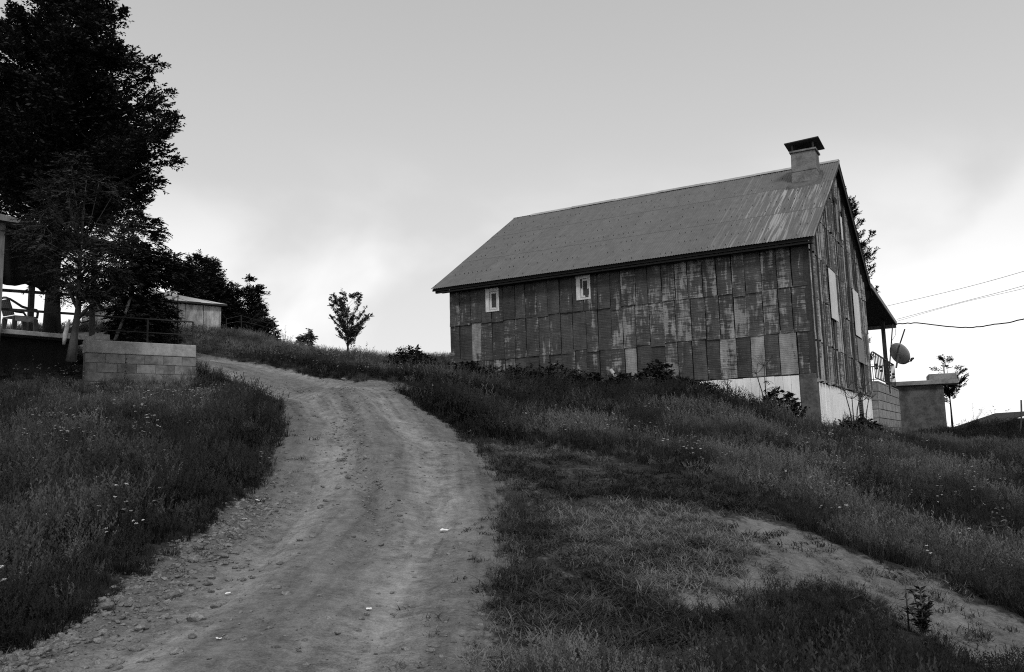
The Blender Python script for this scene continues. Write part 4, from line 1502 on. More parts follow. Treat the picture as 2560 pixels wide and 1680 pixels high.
# ------------------------------------------------------------------ trees
def leaf_mesh(name, pos, dirs, nrm, ln, wd, mat, shade):
    """diamond leaves with a folded midrib: two triangles' worth each"""
    n = len(pos)
    d = dirs / (np.linalg.norm(dirs, axis=1, keepdims=True) + 1e-9)
    s = np.cross(d, nrm)
    s /= (np.linalg.norm(s, axis=1, keepdims=True) + 1e-9)
    up = np.cross(s, d)
    ln, wd = ln[:, None], wd[:, None]
    v = np.empty((n, 4, 3))
    v[:, 0] = pos
    v[:, 1] = pos + d * ln * 0.45 + s * wd * 0.5 + up * wd * 0.12
    v[:, 2] = pos + d * ln
    v[:, 3] = pos + d * ln * 0.45 - s * wd * 0.5 + up * wd * 0.12
    q = np.arange(n * 4).reshape(n, 4)
    me = np_mesh(name, v.reshape(-1, 3), q, mat)
    a = me.attributes.new('shade', 'FLOAT', 'POINT')
    a.data.foreach_set('value', np.repeat(shade, 4).astype(np.float32))
    return me


def unit(v):
    return v / (np.linalg.norm(v, axis=-1, keepdims=True) + 1e-9)


def twig_leaves(rng, origins, dirs, tl, nl, ll, lw, angle=0.9, droop=0.1, pair=False, jit=0.25):
    """leaves along twigs; returns pos, dir, nrm, len, wid, twig index"""
    n = len(origins)
    dirs = unit(dirs)
    ref = np.tile(np.array([0, 0, 1.0]), (n, 1))
    side = unit(np.cross(dirs, ref) + 1e-6)
    pos, dd, nn, L_, W_, ti = [], [], [], [], [], []
    for k in range(nl):
        f = (k + 0.5) / nl
        p = origins + dirs * (tl[:, None] * f)
        p[:, 2] -= droop * tl * f * f
        sg = [1, -1] if pair else [1 if k % 2 else -1]
        for s in sg:
            d = dirs * math.cos(angle) + side * (s * math.sin(angle)) + rng.normal(0, jit, (n, 3))
            d[:, 2] -= droop * 0.8
            nrm = np.array([0, 0, 1.0]) + rng.normal(0, 0.45, (n, 3))
            pos.append(p)
            dd.append(unit(d))
            nn.append(nrm)
            z = rng.uniform(0.7, 1.15, n) * (1.0 - 0.35 * abs(f - 0.45))
            L_.append(ll * z)
            W_.append(lw * z)
            ti.append(np.arange(n))
    return tuple(np.concatenate(a) for a in (pos, dd, nn, L_, W_, ti))


def make_tree(name, label, base, prof, seed, ncl, ntw, nl, ll, lw, tl, leaf, bark, trunk_r, trunk_top, cat='tree', group=None, lean=(0, 0), flat=0.75, angle=0.9,
              droop=0.1, pair=False, clr=0.30, shell=0.55, up=0.25, ax=1.0, ay=1.0, limbs=True, trunk_pts=None, jit=0.25, first=0.0, bough=None):
    """prof: (height, radius) of the crown outline; ncl clusters of ntw twigs with nl leaves"""
    rng = np.random.default_rng(seed)
    root = empty(name, base, 0, label, cat, group)
    hz = np.array([p[0] for p in prof], float)
    hr = np.array([p[1] for p in prof], float)
    zs = np.linspace(hz[0], hz[-1], 200)
    rr = np.interp(zs, hz, hr)
    cdf = np.cumsum(rr ** 1.6 + 0.02)
    cdf /= cdf[-1]
    rmax = hr.max()
    cz = np.interp(rng.uniform(0, 1, ncl), cdf, zs)
    cr = np.interp(cz, hz, hr)
    th = np.arange(ncl) * 2.39996 + rng.uniform(-0.5, 0.5, ncl)
    rad = cr * np.sqrt(rng.uniform(shell ** 2, 1.0, ncl)) * 0.86
    cc = np.stack([rad * np.cos(th) * ax + lean[0] * cz, rad * np.sin(th) * ay + lean[1] * cz, cz], -1)
    crad = np.maximum(0.25 * rmax, cr) * clr * rng.uniform(0.7, 1.25, ncl)
    # twigs
    ci = np.repeat(np.arange(ncl), ntw)
    nt_ = len(ci)
    u = unit(rng.normal(0, 1, (nt_, 3)))
    u[:, 2] *= flat
    org = cc[ci] + u * (crad[ci] * np.cbrt(rng.uniform(0.0, 1.0, nt_)))[:, None]
    axis_ = np.stack([lean[0] * org[:, 2], lean[1] * org[:, 2], org[:, 2] * 0 + np.interp(org[:, 2], [hz[0], hz[-1]], [hz[0], hz[-1]])], -1)
    outw = org - axis_
    dirs = unit(outw) * 0.75 + u * 0.6 + rng.normal(0, 0.3, (nt_, 3)) + np.array([0, 0, up])
    tls = tl * rng.uniform(0.55, 1.3, nt_)
    if bough:                                 # pointed boughs: twigs strung along a limb, thinning to its tip
        el = rng.uniform(bough[0], bough[1], ncl)
        bl_ = np.hypot(rad, 0.0) / np.cos(el) * rng.uniform(0.85, 1.18, ncl) + 0.15 * rmax
        bd = np.stack([np.cos(th) * ax * np.cos(el), np.sin(th) * ay * np.cos(el), np.sin(el)], -1)
        tr0 = cr * np.sqrt(rng.uniform(bough[3] ** 2, 1.12, ncl))
        tip = np.stack([tr0 * np.cos(th) * ax + lean[0] * cz, tr0 * np.sin(th) * ay + lean[1] * cz, cz], -1)
        bl_ = np.minimum(bl_, tr0 / np.cos(el) + 0.1 * rmax)
        f = rng.uniform(0.12, 1.0, nt_) ** 0.8
        wdt = bough[2] * rmax * (1.12 - f)
        org = tip[ci] - bd[ci] * (bl_[ci] * (1 - f))[:, None] + u * (wdt * np.cbrt(rng.uniform(0, 1, nt_)))[:, None]
        dirs = bd[ci] * 0.9 + u * 0.55 + rng.normal(0, 0.22, (nt_, 3)) + np.array([0, 0, up * 0.5])
        tls = tls * (1.1 - 0.45 * f)
        cc = tip - bd * (bl_ * 0.12)[:, None]
    pos, dd, nn, L_, W_, ti = twig_leaves(rng, org, dirs, tls, nl, ll, lw, angle, droop, pair, jit)
    csh = rng.uniform(0.1, 0.9, ncl)
    sh = np.clip(csh[ci][ti] * 0.6 + rng.uniform(0, 0.4, len(ti)), 0, 1)
    crown = bpy.data.objects.new('crown', leaf_mesh('crown', pos, dd, nn, L_, W_, M[leaf], sh))
    link(crown, root)
    # trunk, limbs, twigs
    m = MB()
    if trunk_pts is None:
        trunk_pts = [(0, 0, -0.3), (0.02, 0.01, trunk_top * 0.3), (lean[0] * trunk_top * 0.6, lean[1] * trunk_top * 0.6, trunk_top * 0.65), (lean[0] * trunk_top, lean[1] * trunk_top, trunk_top)]
    tp = np.array(trunk_pts, float)
    tr_ = np.linspace(1.0, 0.18, len(tp)) * trunk_r
    tr_[0] *= 1.25
    m.tube(tp, list(tr_), 9)
    if limbs:
        for k in range(ncl):
            e = cc[k]
            zf = min(max(e[2] - 0.55 * math.hypot(e[0] - lean[0] * e[2], e[1] - lean[1] * e[2]), tp[1][2] + first), trunk_top * 0.97)
            s = np.array([np.interp(zf, tp[:, 2], tp[:, 0]), np.interp(zf, tp[:, 2], tp[:, 1]), zf])
            mid = s * 0.5 + e * 0.5 + rng.normal(0, 0.05, 3) * rmax * 0.3
            r0 = np.interp(zf, tp[:, 2], tr_) * 0.45
            m.tube([s, mid, e], [r0, r0 * 0.6, max(0.006, r0 * 0.2)], 5)
        step = max(1, nt_ // 700)
        for k in range(0, nt_, step):
            a = cc[ci[k]]
            b_ = org[k] + unit(dirs[k]) * tls[k] * 0.9
            b_[2] -= droop * tls[k] * 0.8
            m.tube([a, org[k], b_], [0.007, 0.005, 0.003], 3, False)
    m.build('trunk', M[bark], root, True)
    return root


# tall tree over the pavilion
tb_ = place(132, 28.0)
tb_[0] = P(132, 820, 28.0)[0]
zb_ = tb_[2]
prof = [(8.7, 3.4), (9.3, 4.2), (10.2, 4.5), (11.2, 4.75), (11.9, 4.2), (12.6, 4.3), (13.3, 3.9), (14.0, 3.6), (14.5, 2.7), (15.2, 2.35), (16.5, 1.9), (17.6, 1.0), (18.2, 0.2)]
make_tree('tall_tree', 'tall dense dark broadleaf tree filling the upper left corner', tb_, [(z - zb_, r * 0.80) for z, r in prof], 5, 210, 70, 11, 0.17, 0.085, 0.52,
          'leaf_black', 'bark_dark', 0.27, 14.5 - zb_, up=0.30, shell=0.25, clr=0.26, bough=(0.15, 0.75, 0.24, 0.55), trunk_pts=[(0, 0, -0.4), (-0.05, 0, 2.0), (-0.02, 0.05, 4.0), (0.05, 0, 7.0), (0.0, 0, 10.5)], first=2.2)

# slender tree with feathery leaves in front of the pavilion
rb_ = place(186, 21.2)
rb_[0] = P(184, 890, 21.2)[0]
zr_ = rb_[2]
pt_ = lambda px, py: P(px, py, 21.2) - rb_
make_tree('slender_tree', 'slender tree with feathery leaves and a whitewashed trunk before the pavilion', rb_, [(P(0, 760, 21.2)[2] - zr_, 0.75), (P(0, 690, 21.2)[2] - zr_, 1.2), (P(0, 610, 21.2)[2] - zr_, 1.55), (P(0, 530, 21.2)[2] - zr_, 1.35), (P(0, 460, 21.2)[2] - zr_, 0.9), (P(0, 400, 21.2)[2] - zr_, 0.2)],
          11, 75, 16, 9, 0.12, 0.042, 0.34, 'leaf_dark', 'bark', 0.105, 3.6, pair=True, angle=1.05, droop=0.35, up=0.12, clr=0.24, shell=0.35, jit=0.12, lean=(-0.01, 0), first=0.9,
          trunk_pts=[pt_(178, 905), pt_(186, 840), pt_(196, 770), pt_(198, 690), pt_(203, 600), pt_(210, 520)])
slender = bpy.data.objects['slender_tree']
MB().tube([pt_(163, 862) + np.array([0, -0.07, 0]), pt_(168, 838) + np.array([0, -0.09, 0]), pt_(172, 818) + np.array([0, -0.08, 0]), pt_(177, 800) + np.array([0, -0.05, 0])], [0.035, 0.06, 0.05, 0.02], 7).build('whitewash', M['limewash'], slender, True)
MB().tube([pt_(192, 768), pt_(172, 725), pt_(162, 690)], [0.045, 0.035, 0.02], 6).build('branch', M['bark'], slender, True)
MB().tube([pt_(196, 795), pt_(225, 765), pt_(262, 735), pt_(285, 715)], [0.05, 0.035, 0.025, 0.015], 6).build('branch', M['bark'], slender, True)
MB().tube([pt_(199, 745), pt_(215, 720), pt_(238, 690)], [0.04, 0.03, 0.015], 6).build('branch', M['bark'], slender, True)

# dark bush-like tree behind the handrail, two spires
bb = place(338, 26.0)
zq = bb[2]
pr_ = lambda y, r: (P(350, y, 26.0)[2] - zq, r)
make_tree('bushy_tree', 'dense dark bushy tree with pointed tops behind the handrail', bb, [pr_(850, 0.85), pr_(800, 0.95), pr_(740, 0.85), pr_(690, 1.05), pr_(640, 0.85), pr_(600, 0.6), pr_(560, 0.38), pr_(515, 0.06)],
          21, 85, 26, 8, 0.13, 0.055, 0.34, 'leaf_black', 'bark_dark', 0.09, 3.6, pair=True, droop=0.30, up=0.15, clr=0.30, shell=0.2, ax=1.0, angle=1.0, jit=0.15, lean=(0.035, 0))
b2_ = place(322, 27.0)
make_tree('bushy_tree', 'narrow dark tree spire just left of the bushy tree', b2_, [(0.6, 0.5), (1.8, 0.75), (3.0, 0.62), (3.9, 0.42), (4.6, 0.25), (5.2, 0.05)],
          23, 24, 15, 8, 0.13, 0.05, 0.32, 'leaf_black', 'bark_dark', 0.07, 4.4, pair=True, droop=0.35, up=0.1, clr=0.34, shell=0.2, angle=1.0, jit=0.15)
b3_ = place(440, 27.5)
make_tree('bushy_tree', 'small dark leafy tree leaning right in front of the shed roof', b3_, [(P(452, 715, 27.5)[2] - b3_[2], 0.25), (P(452, 690, 27.5)[2] - b3_[2], 0.5), (P(452, 660, 27.5)[2] - b3_[2], 0.4), (P(452, 636, 27.5)[2] - b3_[2], 0.06)],
          24, 20, 16, 8, 0.13, 0.05, 0.32, 'leaf_black', 'bark_dark', 0.05, 2.4, pair=True, droop=0.3, up=0.1, clr=0.36, shell=0.2, angle=1.0, jit=0.15)

# two trees behind the shed
t1 = place(500, 44.0)
make_tree('round_tree', 'dark rounded conifer-like tree behind the pale shed', t1, [(P(500, 812, 44)[2] - t1[2], 1.6), (P(500, 760, 44)[2] - t1[2], 1.75), (P(500, 700, 44)[2] - t1[2], 1.35), (P(500, 660, 44)[2] - t1[2], 0.8), (P(500, 636, 44)[2] - t1[2], 0.2)],
          31, 140, 34, 9, 0.17, 0.065, 0.34, 'leaf_black', 'bark_dark', 0.16, 3.6, up=0.5, clr=0.24, shell=0.3, flat=1.0)
t2 = place(606, 45.0)
make_tree('broad_tree', 'dark broad leafy tree right of the shed on the hilltop', t2, [(0.0, 1.3), (0.7, 1.55), (P(606, 780, 45)[2] - t2[2], 1.35), (P(606, 730, 45)[2] - t2[2], 0.95), (P(606, 697, 45)[2] - t2[2], 0.25)],
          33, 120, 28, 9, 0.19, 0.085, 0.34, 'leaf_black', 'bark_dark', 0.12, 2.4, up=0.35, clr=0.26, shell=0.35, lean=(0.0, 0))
t3 = place(655, 43.0)
make_tree('broad_tree', 'lower leafy tree at the right end of the dark grove', t3, [(0.0, 0.75), (0.5, 0.85), (1.1, 0.72), (1.6, 0.4), (2.0, 0.1)],
          34, 54, 20, 9, 0.17, 0.075, 0.28, 'leaf_dark', 'bark_dark', 0.07, 1.4, up=0.3, clr=0.32, shell=0.35)
# low hedge in front of the shed
for i, (px, d, hh, rr_, lb) in enumerate(((470, 36.0, 0.55, 0.7, 'low dark shrub below the shed corner'), (520, 37.0, 0.45, 0.75, 'low dark shrub right of the shed corner'), (575, 38.5, 0.5, 0.8, 'low dark shrub under the wire fence'),
                                          (625, 39.5, 0.5, 0.75, 'low dark shrub in the middle of the grove edge'), (665, 40.0, 0.5, 0.6, 'low dark shrub beside the small gate'), (404, 31.0, 0.4, 0.45, 'dark shrub between the handrail and the shed'))):
    make_tree('low_shrub', lb, place(px, d), [(0.0, rr_ * 0.9), (hh * 0.5, rr_), (hh, rr_ * 0.5), (hh + 0.12, 0.1)], 41 + i, 26, 22, 7, 0.12, 0.06, 0.25, 'leaf_black', 'bark_dark', 0.03, hh, up=0.4, clr=0.36, shell=0.2,
              cat='shrub', group='low dark shrubs before the shed', limbs=False)

# lone young tree on the crest, and the sapling beside it
s1 = place(869, 39.0)
hs = P(868, 716, 39)[2] - s1[2]
make_tree('young_tree', 'lone young tree standing on the grassy crest against the sky', s1, [(hs * 0.18, 0.2), (hs * 0.30, 0.6), (hs * 0.36, 1.0), (hs * 0.52, 1.1), (hs * 0.70, 1.0), (hs * 0.86, 0.86), (hs * 0.97, 0.5), (hs * 1.02, 0.12)],
          58, 50, 20, 8, 0.10, 0.058, 0.20, 'leaf_grey', 'bark', 0.05, hs * 0.75, up=0.6, clr=0.17, shell=0.4, first=0.05, bough=(0.45, 1.1, 0.13, 0.25))
s2_ = place(768, 38.0)
hs2 = P(768, 828, 38)[2] - s2_[2]
make_tree('sapling', 'tiny leafy sapling on the crest left of the lone tree', s2_, [(0.12, 0.12), (hs2 * 0.4, 0.34), (hs2 * 0.7, 0.30), (hs2, 0.1)], 53, 22, 9, 7, 0.15, 0.07, 0.20, 'leaf_grey', 'bark', 0.018, hs2 * 0.8, droop=0.4, up=0.1, clr=0.3, shell=0.4)

# tree behind the barn and sapling behind the tank
t4 = place(2120, 52.0)
zz4 = lambda y: P(2120, y, 52.0)[2] - t4[2]
make_tree('background_tree', 'dark tree rising behind the right end of the barn roof', t4, [(zz4(960), 1.0), (zz4(860), 1.5), (zz4(790), 1.5), (zz4(690), 2.2), (zz4(620), 2.35), (zz4(560), 1.95), (zz4(510), 1.2), (zz4(460), 0.2)],
          61, 120, 40, 10, 0.18, 0.075, 0.45, 'leaf_black', 'bark_dark', 0.2, zz4(560), up=0.45, clr=0.26, shell=0.35, bough=(0.5, 1.0, 0.22, 0.45))
s3 = place(2370, 50.0)
zz3 = lambda y: P(2370, y, 50.0)[2] - s3[2]
make_tree('sapling', 'sparse young tree growing behind the concrete water tank', s3, [(zz3(1010), 0.25), (zz3(985), 0.95), (zz3(955), 1.35), (zz3(925), 0.95), (zz3(900), 0.55), (zz3(888), 0.2)],
          63, 44, 13, 9, 0.13, 0.065, 0.36, 'leaf_black', 'bark_dark', 0.06, zz3(915), up=0.5, clr=0.30, shell=0.35, bough=(0.25, 0.9, 0.15, 0.1))


# ------------------------------------------------------------------ large weeds and single plants
def broad_plant(name, label, base, n, ll, lw, hgt_, seed, leaf='leaf_black', spread=1.0, cat='plant', group=None):
    rng = np.random.default_rng(seed)
    root = empty(name, base, 0, label, cat, group)
    for k in range(n):
        a = rng.uniform(0, 2 * math.pi)
        h = hgt_ * rng.uniform(0.35, 1.0)
        rr_ = spread * rng.uniform(0.1, 0.6)
        p0 = np.array([0.08 * math.cos(a), 0.08 * math.sin(a), -0.05])
        p1 = np.array([rr_ * math.cos(a), rr_ * math.sin(a), h])
        m = MB()
        d = np.array([math.cos(a), math.sin(a), -0.25])
        d /= np.linalg.norm(d)
        s = np.array([-math.sin(a), math.cos(a), rng.uniform(-0.3, 0.3)])
        z = ll * rng.uniform(0.7, 1.2)
        vv = [p1]
        prof_ = ((0.0, 0.55), (0.25, 0.95), (0.55, 0.9), (0.8, 0.55), (1.0, 0.08))
        vv, ff = [], []
        for i, (t, w_) in enumerate(prof_):
            c_ = p1 + d * z * t + np.array([0, 0, -0.35 * z * t * t])
            lob = 1.0 + 0.25 * math.sin(i * 2.4 + k)
            vv += [c_ - s * lw * w_ * lob * 0.5 + np.array([0, 0, -0.03]), c_ + np.array([0, 0, 0.015]), c_ + s * lw * w_ * lob * 0.5 + np.array([0, 0, -0.03])]
        for i in range(4):
            for j in range(2):
                q = i * 3 + j
                ff.append((q, q + 1, q + 4, q + 3))
        o = m.add(vv, ff).build('leaf', M[leaf], root, True)
        at = o.data.attributes.new('shade', 'FLOAT', 'POINT')
        at.data.foreach_set('value', np.full(len(vv), rng.uniform(0, 1), np.float32))
    m = MB()
    for k in range(5):
        a = k * 1.26
        m.tube([(0, 0, -0.1), (spread * 0.15 * math.cos(a), spread * 0.15 * math.sin(a), hgt_ * 0.5), (spread * 0.35 * math.cos(a), spread * 0.35 * math.sin(a), hgt_ * 0.8)], [0.02, 0.014, 0.008], 5)
    m.build('stem', M['bark_dark'], root, True)
    return root


def barn_spot(x, y):
    p = BW((x, y, 0))
    return np.array([p[0], p[1], gz(p[0], p[1])])


def bush(label, base, r, h, seed, ncl=22, ntw=9, ll=0.20, lw=0.13, leaf='leaf_black', group=None):
    return make_tree('broadleaf_bush', label, base, [(0.0, r * 0.85), (h * 0.4, r), (h * 0.75, r * 0.7), (h, r * 0.25)], seed, ncl, ntw, 5, ll, lw, 0.22, leaf, 'bark_dark', 0.025, h * 0.7,
                     cat='bush', group=group, clr=0.34, shell=0.3, up=0.45, droop=0.25, angle=1.0)


bush('dark large-leaved bush against the barn wall left of the white footing', barn_spot(-4.7, -0.95), 0.62, 1.15, 3, 26)
bush('smaller dark bush at the left end of the white footing', barn_spot(-3.8, -1.0), 0.40, 0.6, 4)
bush('dark leafy weeds at the foot of the corner pillar', barn_spot(-0.85, -0.75), 0.50, 0.95, 5)
bush('dark leafy weeds right of the corner pillar', barn_spot(0.75, 0.5), 0.30, 0.42, 6, 14)
bush('dark weeds along the foot of the white gable boards', barn_spot(0.95, 3.0), 0.30, 0.36, 8, 14)
bush('low dark weeds near the far end of the white gable boards', barn_spot(1.0, 5.6), 0.3, 0.28, 9, 12)
bush('small dark weeds at the base of the concrete terrace', barn_spot(1.0, 12.2), 0.35, 0.4, 10, 14)
WEEDS = ((-12.3, -1.0, 0.9, 0.85, 'dark weeds at the left end of the barn wall'), (-11.0, -1.1, 0.9, 0.8, 'dark weeds below the left barn window'), (-9.6, -1.0, 0.9, 0.75, 'dark weeds between the two barn windows'),
         (-8.2, -1.1, 0.85, 0.75, 'dark weeds below the right barn window'), (-7.1, -1.0, 0.7, 0.55, 'dark weeds left of the leaning pipe'), (-5.6, -1.6, 0.7, 0.55, 'dark weeds right of the leaning pipe'), (-2.9, -2.2, 0.7, 0.5, 'dark weeds on the slope before the white footing'),
         (-13.4, -3.0, 0.8, 0.55, 'dark weeds on the bank off the left barn corner'), (-12.0, -4.2, 1.0, 0.7, 'dark weeds on top of the road bank'), (-10.4, -3.4, 0.9, 0.7, 'dark weeds in the middle of the bank before the barn'),
         (-8.6, -3.6, 0.9, 0.6, 'dark weeds on the right part of the bank before the barn'), (-10.8, -5.8, 0.9, 0.6, 'dark weeds on the bank edge above the road bend'), (-6.8, -3.4, 0.8, 0.5, 'low dark weeds downhill from the leaning pipe'))
for i, (bx_, by_, r_, h_, lb) in enumerate(WEEDS):
    bush(lb, barn_spot(bx_, by_), r_ * 1.1, h_ * 1.3, 70 + i, 40, 11, 0.15, 0.07, 'leaf_black', 'dark weeds along the barn')


def hogweed(label, base, h, seed, nst=1, r=0.24):
    rng = np.random.default_rng(seed)
    root = empty('hogweed', base, 0, label, 'plant')
    for k in range(nst):
        a = rng.uniform(0, 6.28)
        hh = h * rng.uniform(0.75, 1.0)
        top = np.array([0.22 * hh * math.cos(a) * (k > 0), 0.22 * hh * math.sin(a) * (k > 0), hh])
        m = MB()
        m.tube([(0, 0, -0.1), top * np.array([0.4, 0.4, 0.5]), top * np.array([0.9, 0.9, 0.82])], [0.020, 0.017, 0.012], 6)
        nr = 13
        cst = top * np.array([0.9, 0.9, 0.82])
        heads = []
        for i in range(nr):
            b_ = i * 2.4
            q = r * math.sqrt((i + 0.6) / nr)
            tip_ = top + np.array([q * math.cos(b_), q * math.sin(b_), -0.8 * q * q / r * 0.4])
            m.tube([cst, cst * 0.5 + tip_ * 0.5 + np.array([0, 0, -0.02]), tip_], [0.007, 0.005, 0.004], 3, False)
            heads.append(tip_)
        m.build('stem', M['bark'], root, True)
        u = MB()
        for tpt in heads:
            for j in range(16):
                c_ = tpt + rng.normal(0, 0.028, 3) * np.array([1, 1, 0.35])
                s_ = 0.011
                u.add([c_ + np.array([-s_, -s_, 0]), c_ + np.array([s_, -s_, 0.004]), c_ + np.array([s_, s_, 0]), c_ + np.array([-s_, s_, 0.004])], [(0, 1, 2, 3)])
        o = u.build('umbel', M['leaf_grey'], root)
        at = o.data.attributes.new('shade', 'FLOAT', 'POINT')
        at.data.foreach_set('value', np.full(len(u.v), 0.8, np.float32))
        lf = MB()
        for j in range(4):
            b_ = rng.uniform(0, 6.28)
            z0 = hh * rng.uniform(0.15, 0.6)
            p0 = np.array([0.05 * math.cos(b_), 0.05 * math.sin(b_), z0])
            for t in range(5):
                e = p0 + np.array([math.cos(b_), math.sin(b_), 0.1 - 0.12 * t]) * 0.06 * t
                sd_ = np.array([-math.sin(b_), math.cos(b_), 0.15])
                for sg in (-1, 1):
                    lf.add([e, e + sd_ * sg * 0.05 + np.array([0, 0, -0.02]), e + sd_ * sg * 0.12 + np.array([0.02, 0.02, -0.06]), e + sd_ * sg * 0.06 + np.array([0.05, 0.04, -0.03])], [(0, 1, 2, 3)])
        o = lf.build('leaf', M['leaf_mid'], root)
        at = o.data.attributes.new('shade', 'FLOAT', 'POINT')
        at.data.foreach_set('value', np.full(len(lf.v), 0.4, np.float32))
    return root


hogweed('tall hogweed with a wide flat umbel before the white footing', barn_spot(-1.3, -0.8), 2.0, 1, 2, 0.42)
hogweed('hogweed stem near the corner pillar with small umbels', barn_spot(-1.0, -0.9), 1.35, 2, 1, 0.22)
hogweed('branching hogweed in front of the white gable boards', barn_spot(0.9, 0.75), 1.9, 3, 3, 0.38)
hogweed('second hogweed along the white gable boards', barn_spot(1.0, 2.2), 1.7, 4, 3, 0.34)
hogweed('small hogweed before the long white footing', barn_spot(-2.4, -1.0), 1.1, 6, 1, 0.2)


def stem_weed(label, base, h, seed, leaf='leaf_dark', n=26, ll=0.13, lw=0.035, name='tall_weed', nst=1, spread=0.2):
    rng = np.random.default_rng(seed)
    root = empty(name, base, 0, label, 'plant')
    m = MB()
    pos, dd = [], []
    for s in range(nst):
        a = rng.uniform(0, 6.28)
        q = spread * (s > 0)
        hh = h * (1 if s == 0 else rng.uniform(0.6, 0.95))
        e = np.array([q * math.cos(a), q * math.sin(a), hh])
        m.tube([(0, 0, -0.05), e * np.array([0.3, 0.3, 0.5]), e], [0.008, 0.006, 0.003], 4)
        for k in range(n):
            f = rng.uniform(0.12, 1.0)
            p = e * np.array([f * f, f * f, f])
            b_ = k * 2.4 + rng.uniform(-0.4, 0.4)
            pos.append(p)
            dd.append((math.cos(b_), math.sin(b_), rng.uniform(-0.1, 0.7)))
    m.build('stem', M['bark'], root, True)
    pos, dd = np.array(pos), unit(np.array(dd))
    nl_ = len(pos)
    o = bpy.data.objects.new('leaves', leaf_mesh('leaves', pos, dd, np.array([0, 0, 1.0]) + rng.normal(0, 0.3, (nl_, 3)), ll * rng.uniform(0.5, 1.2, nl_), lw * rng.uniform(0.7, 1.2, nl_), M[leaf], rng.uniform(0, 1, nl_)))
    link(o, root)
    return root


stem_weed('tall dark leafy weed beside the footpath at lower right', on_ground(2312, 1610), 0.34, 5, 'leaf_black', 60, 0.08, 0.028, nst=4, spread=0.14)
stem_weed('thin weed left of the tall dark weed by the footpath', on_ground(2275, 1600), 0.45, 6, 'leaf_black', 22, 0.09, 0.02)
stem_weed('leafy weed on the skyline beside the barn corner', place(1078, 33.0), 1.15, 7, 'leaf_mid', 34, 0.10, 0.05, nst=2)
stem_weed('short leafy weed between the skyline and the barn corner', place(1106, 34.0), 0.95, 8, 'leaf_mid', 26, 0.10, 0.05, nst=2)
stem_weed('bare twiggy weed on the crest halfway to the barn', place(1010, 38.0), 1.1, 9, 'leaf_grey', 14, 0.06, 0.02, nst=6, spread=0.28)
stem_weed('fine twiggy weed on the crest right of the lone tree', place(918, 38.5), 0.9, 10, 'leaf_grey', 22, 0.07, 0.03, nst=5, spread=0.4)
stem_weed('fine bushy weed on the crest left of the sapling', place(712, 38.5), 1.1, 11, 'leaf_grey', 26, 0.07, 0.03, nst=7, spread=0.4)
stem_weed('thin mullein stalk in the shade below the pavilion', on_ground(132, 925), 0.95, 12, 'leaf_grey', 60, 0.06, 0.03)
stem_weed('thin weed spire in the grass below the retaining wall', on_ground(312, 985), 0.8, 13, 'leaf_grey', 50, 0.06, 0.03)
stem_weed('weed stalks on the bank beyond the water tank', place(2425, 46.0), 1.4, 14, 'leaf_mid', 14, 0.10, 0.04, nst=5, spread=0.7)
stem_weed('arching weed sprays left of the stone hut', place(2478, 45.0), 1.2, 15, 'leaf_mid', 16, 0.14, 0.05, nst=5, spread=0.8)
stem_weed('leafy weed on the dark bank at the right side of the road', on_ground(1275, 1000), 0.8, 16, 'leaf_mid', 34, 0.12, 0.05, nst=3, spread=0.3)
stem_weed('leafy weed at the top of the dark bank near the barn', on_ground(1175, 1005), 0.7, 17, 'leaf_mid', 34, 0.12, 0.05, nst=3, spread=0.3)
stem_weed('pale grass sprays against the white footing', barn_spot(-2.9, -1.1), 1.0, 18, 'leaf_grey', 12, 0.12, 0.02, nst=8, spread=0.4)
stem_weed('leafy weed at the right edge of the tall grass slope', on_ground(2490, 1390), 0.55, 19, 'leaf_mid', 30, 0.10, 0.04, nst=3, spread=0.2)
stem_weed('weed tufts along the terrace foot', barn_spot(1.2, 14.5), 0.8, 20, 'leaf_dark', 30, 0.13, 0.06, nst=6, spread=0.6)
# ------------------------------------------------------------------ grass, flowers (stuff: nobody could count it)
PROTO = bpy.data.collections.new('tufts')          # never linked to the scene; only a source for the scatter


def blade(vv, ff, rng, h, w_, lean, az, x0, y0, curl, seg=3):
    k = len(vv)
    ca, sa = math.cos(az), math.sin(az)
    for i in range(seg + 1):
        t = i / seg
        r = lean * t ** 1.6 * h
        z = h * (t - curl * t * t)
        hw = w_ * (1 - t) ** 0.7 * 0.5
        cx, cy = x0 + ca * r, y0 + sa * r
        if i < seg:
            vv += [(cx - sa * hw, cy + ca * hw, z), (cx + sa * hw, cy - ca * hw, z)]
        else:
            vv.append((cx, cy, z))
    for i in range(seg - 1):
        a = k + 2 * i
        ff.append((a, a + 1, a + 3, a + 2))
    a = k + 2 * (seg - 1)
    ff.append((a, a + 1, a + 2))


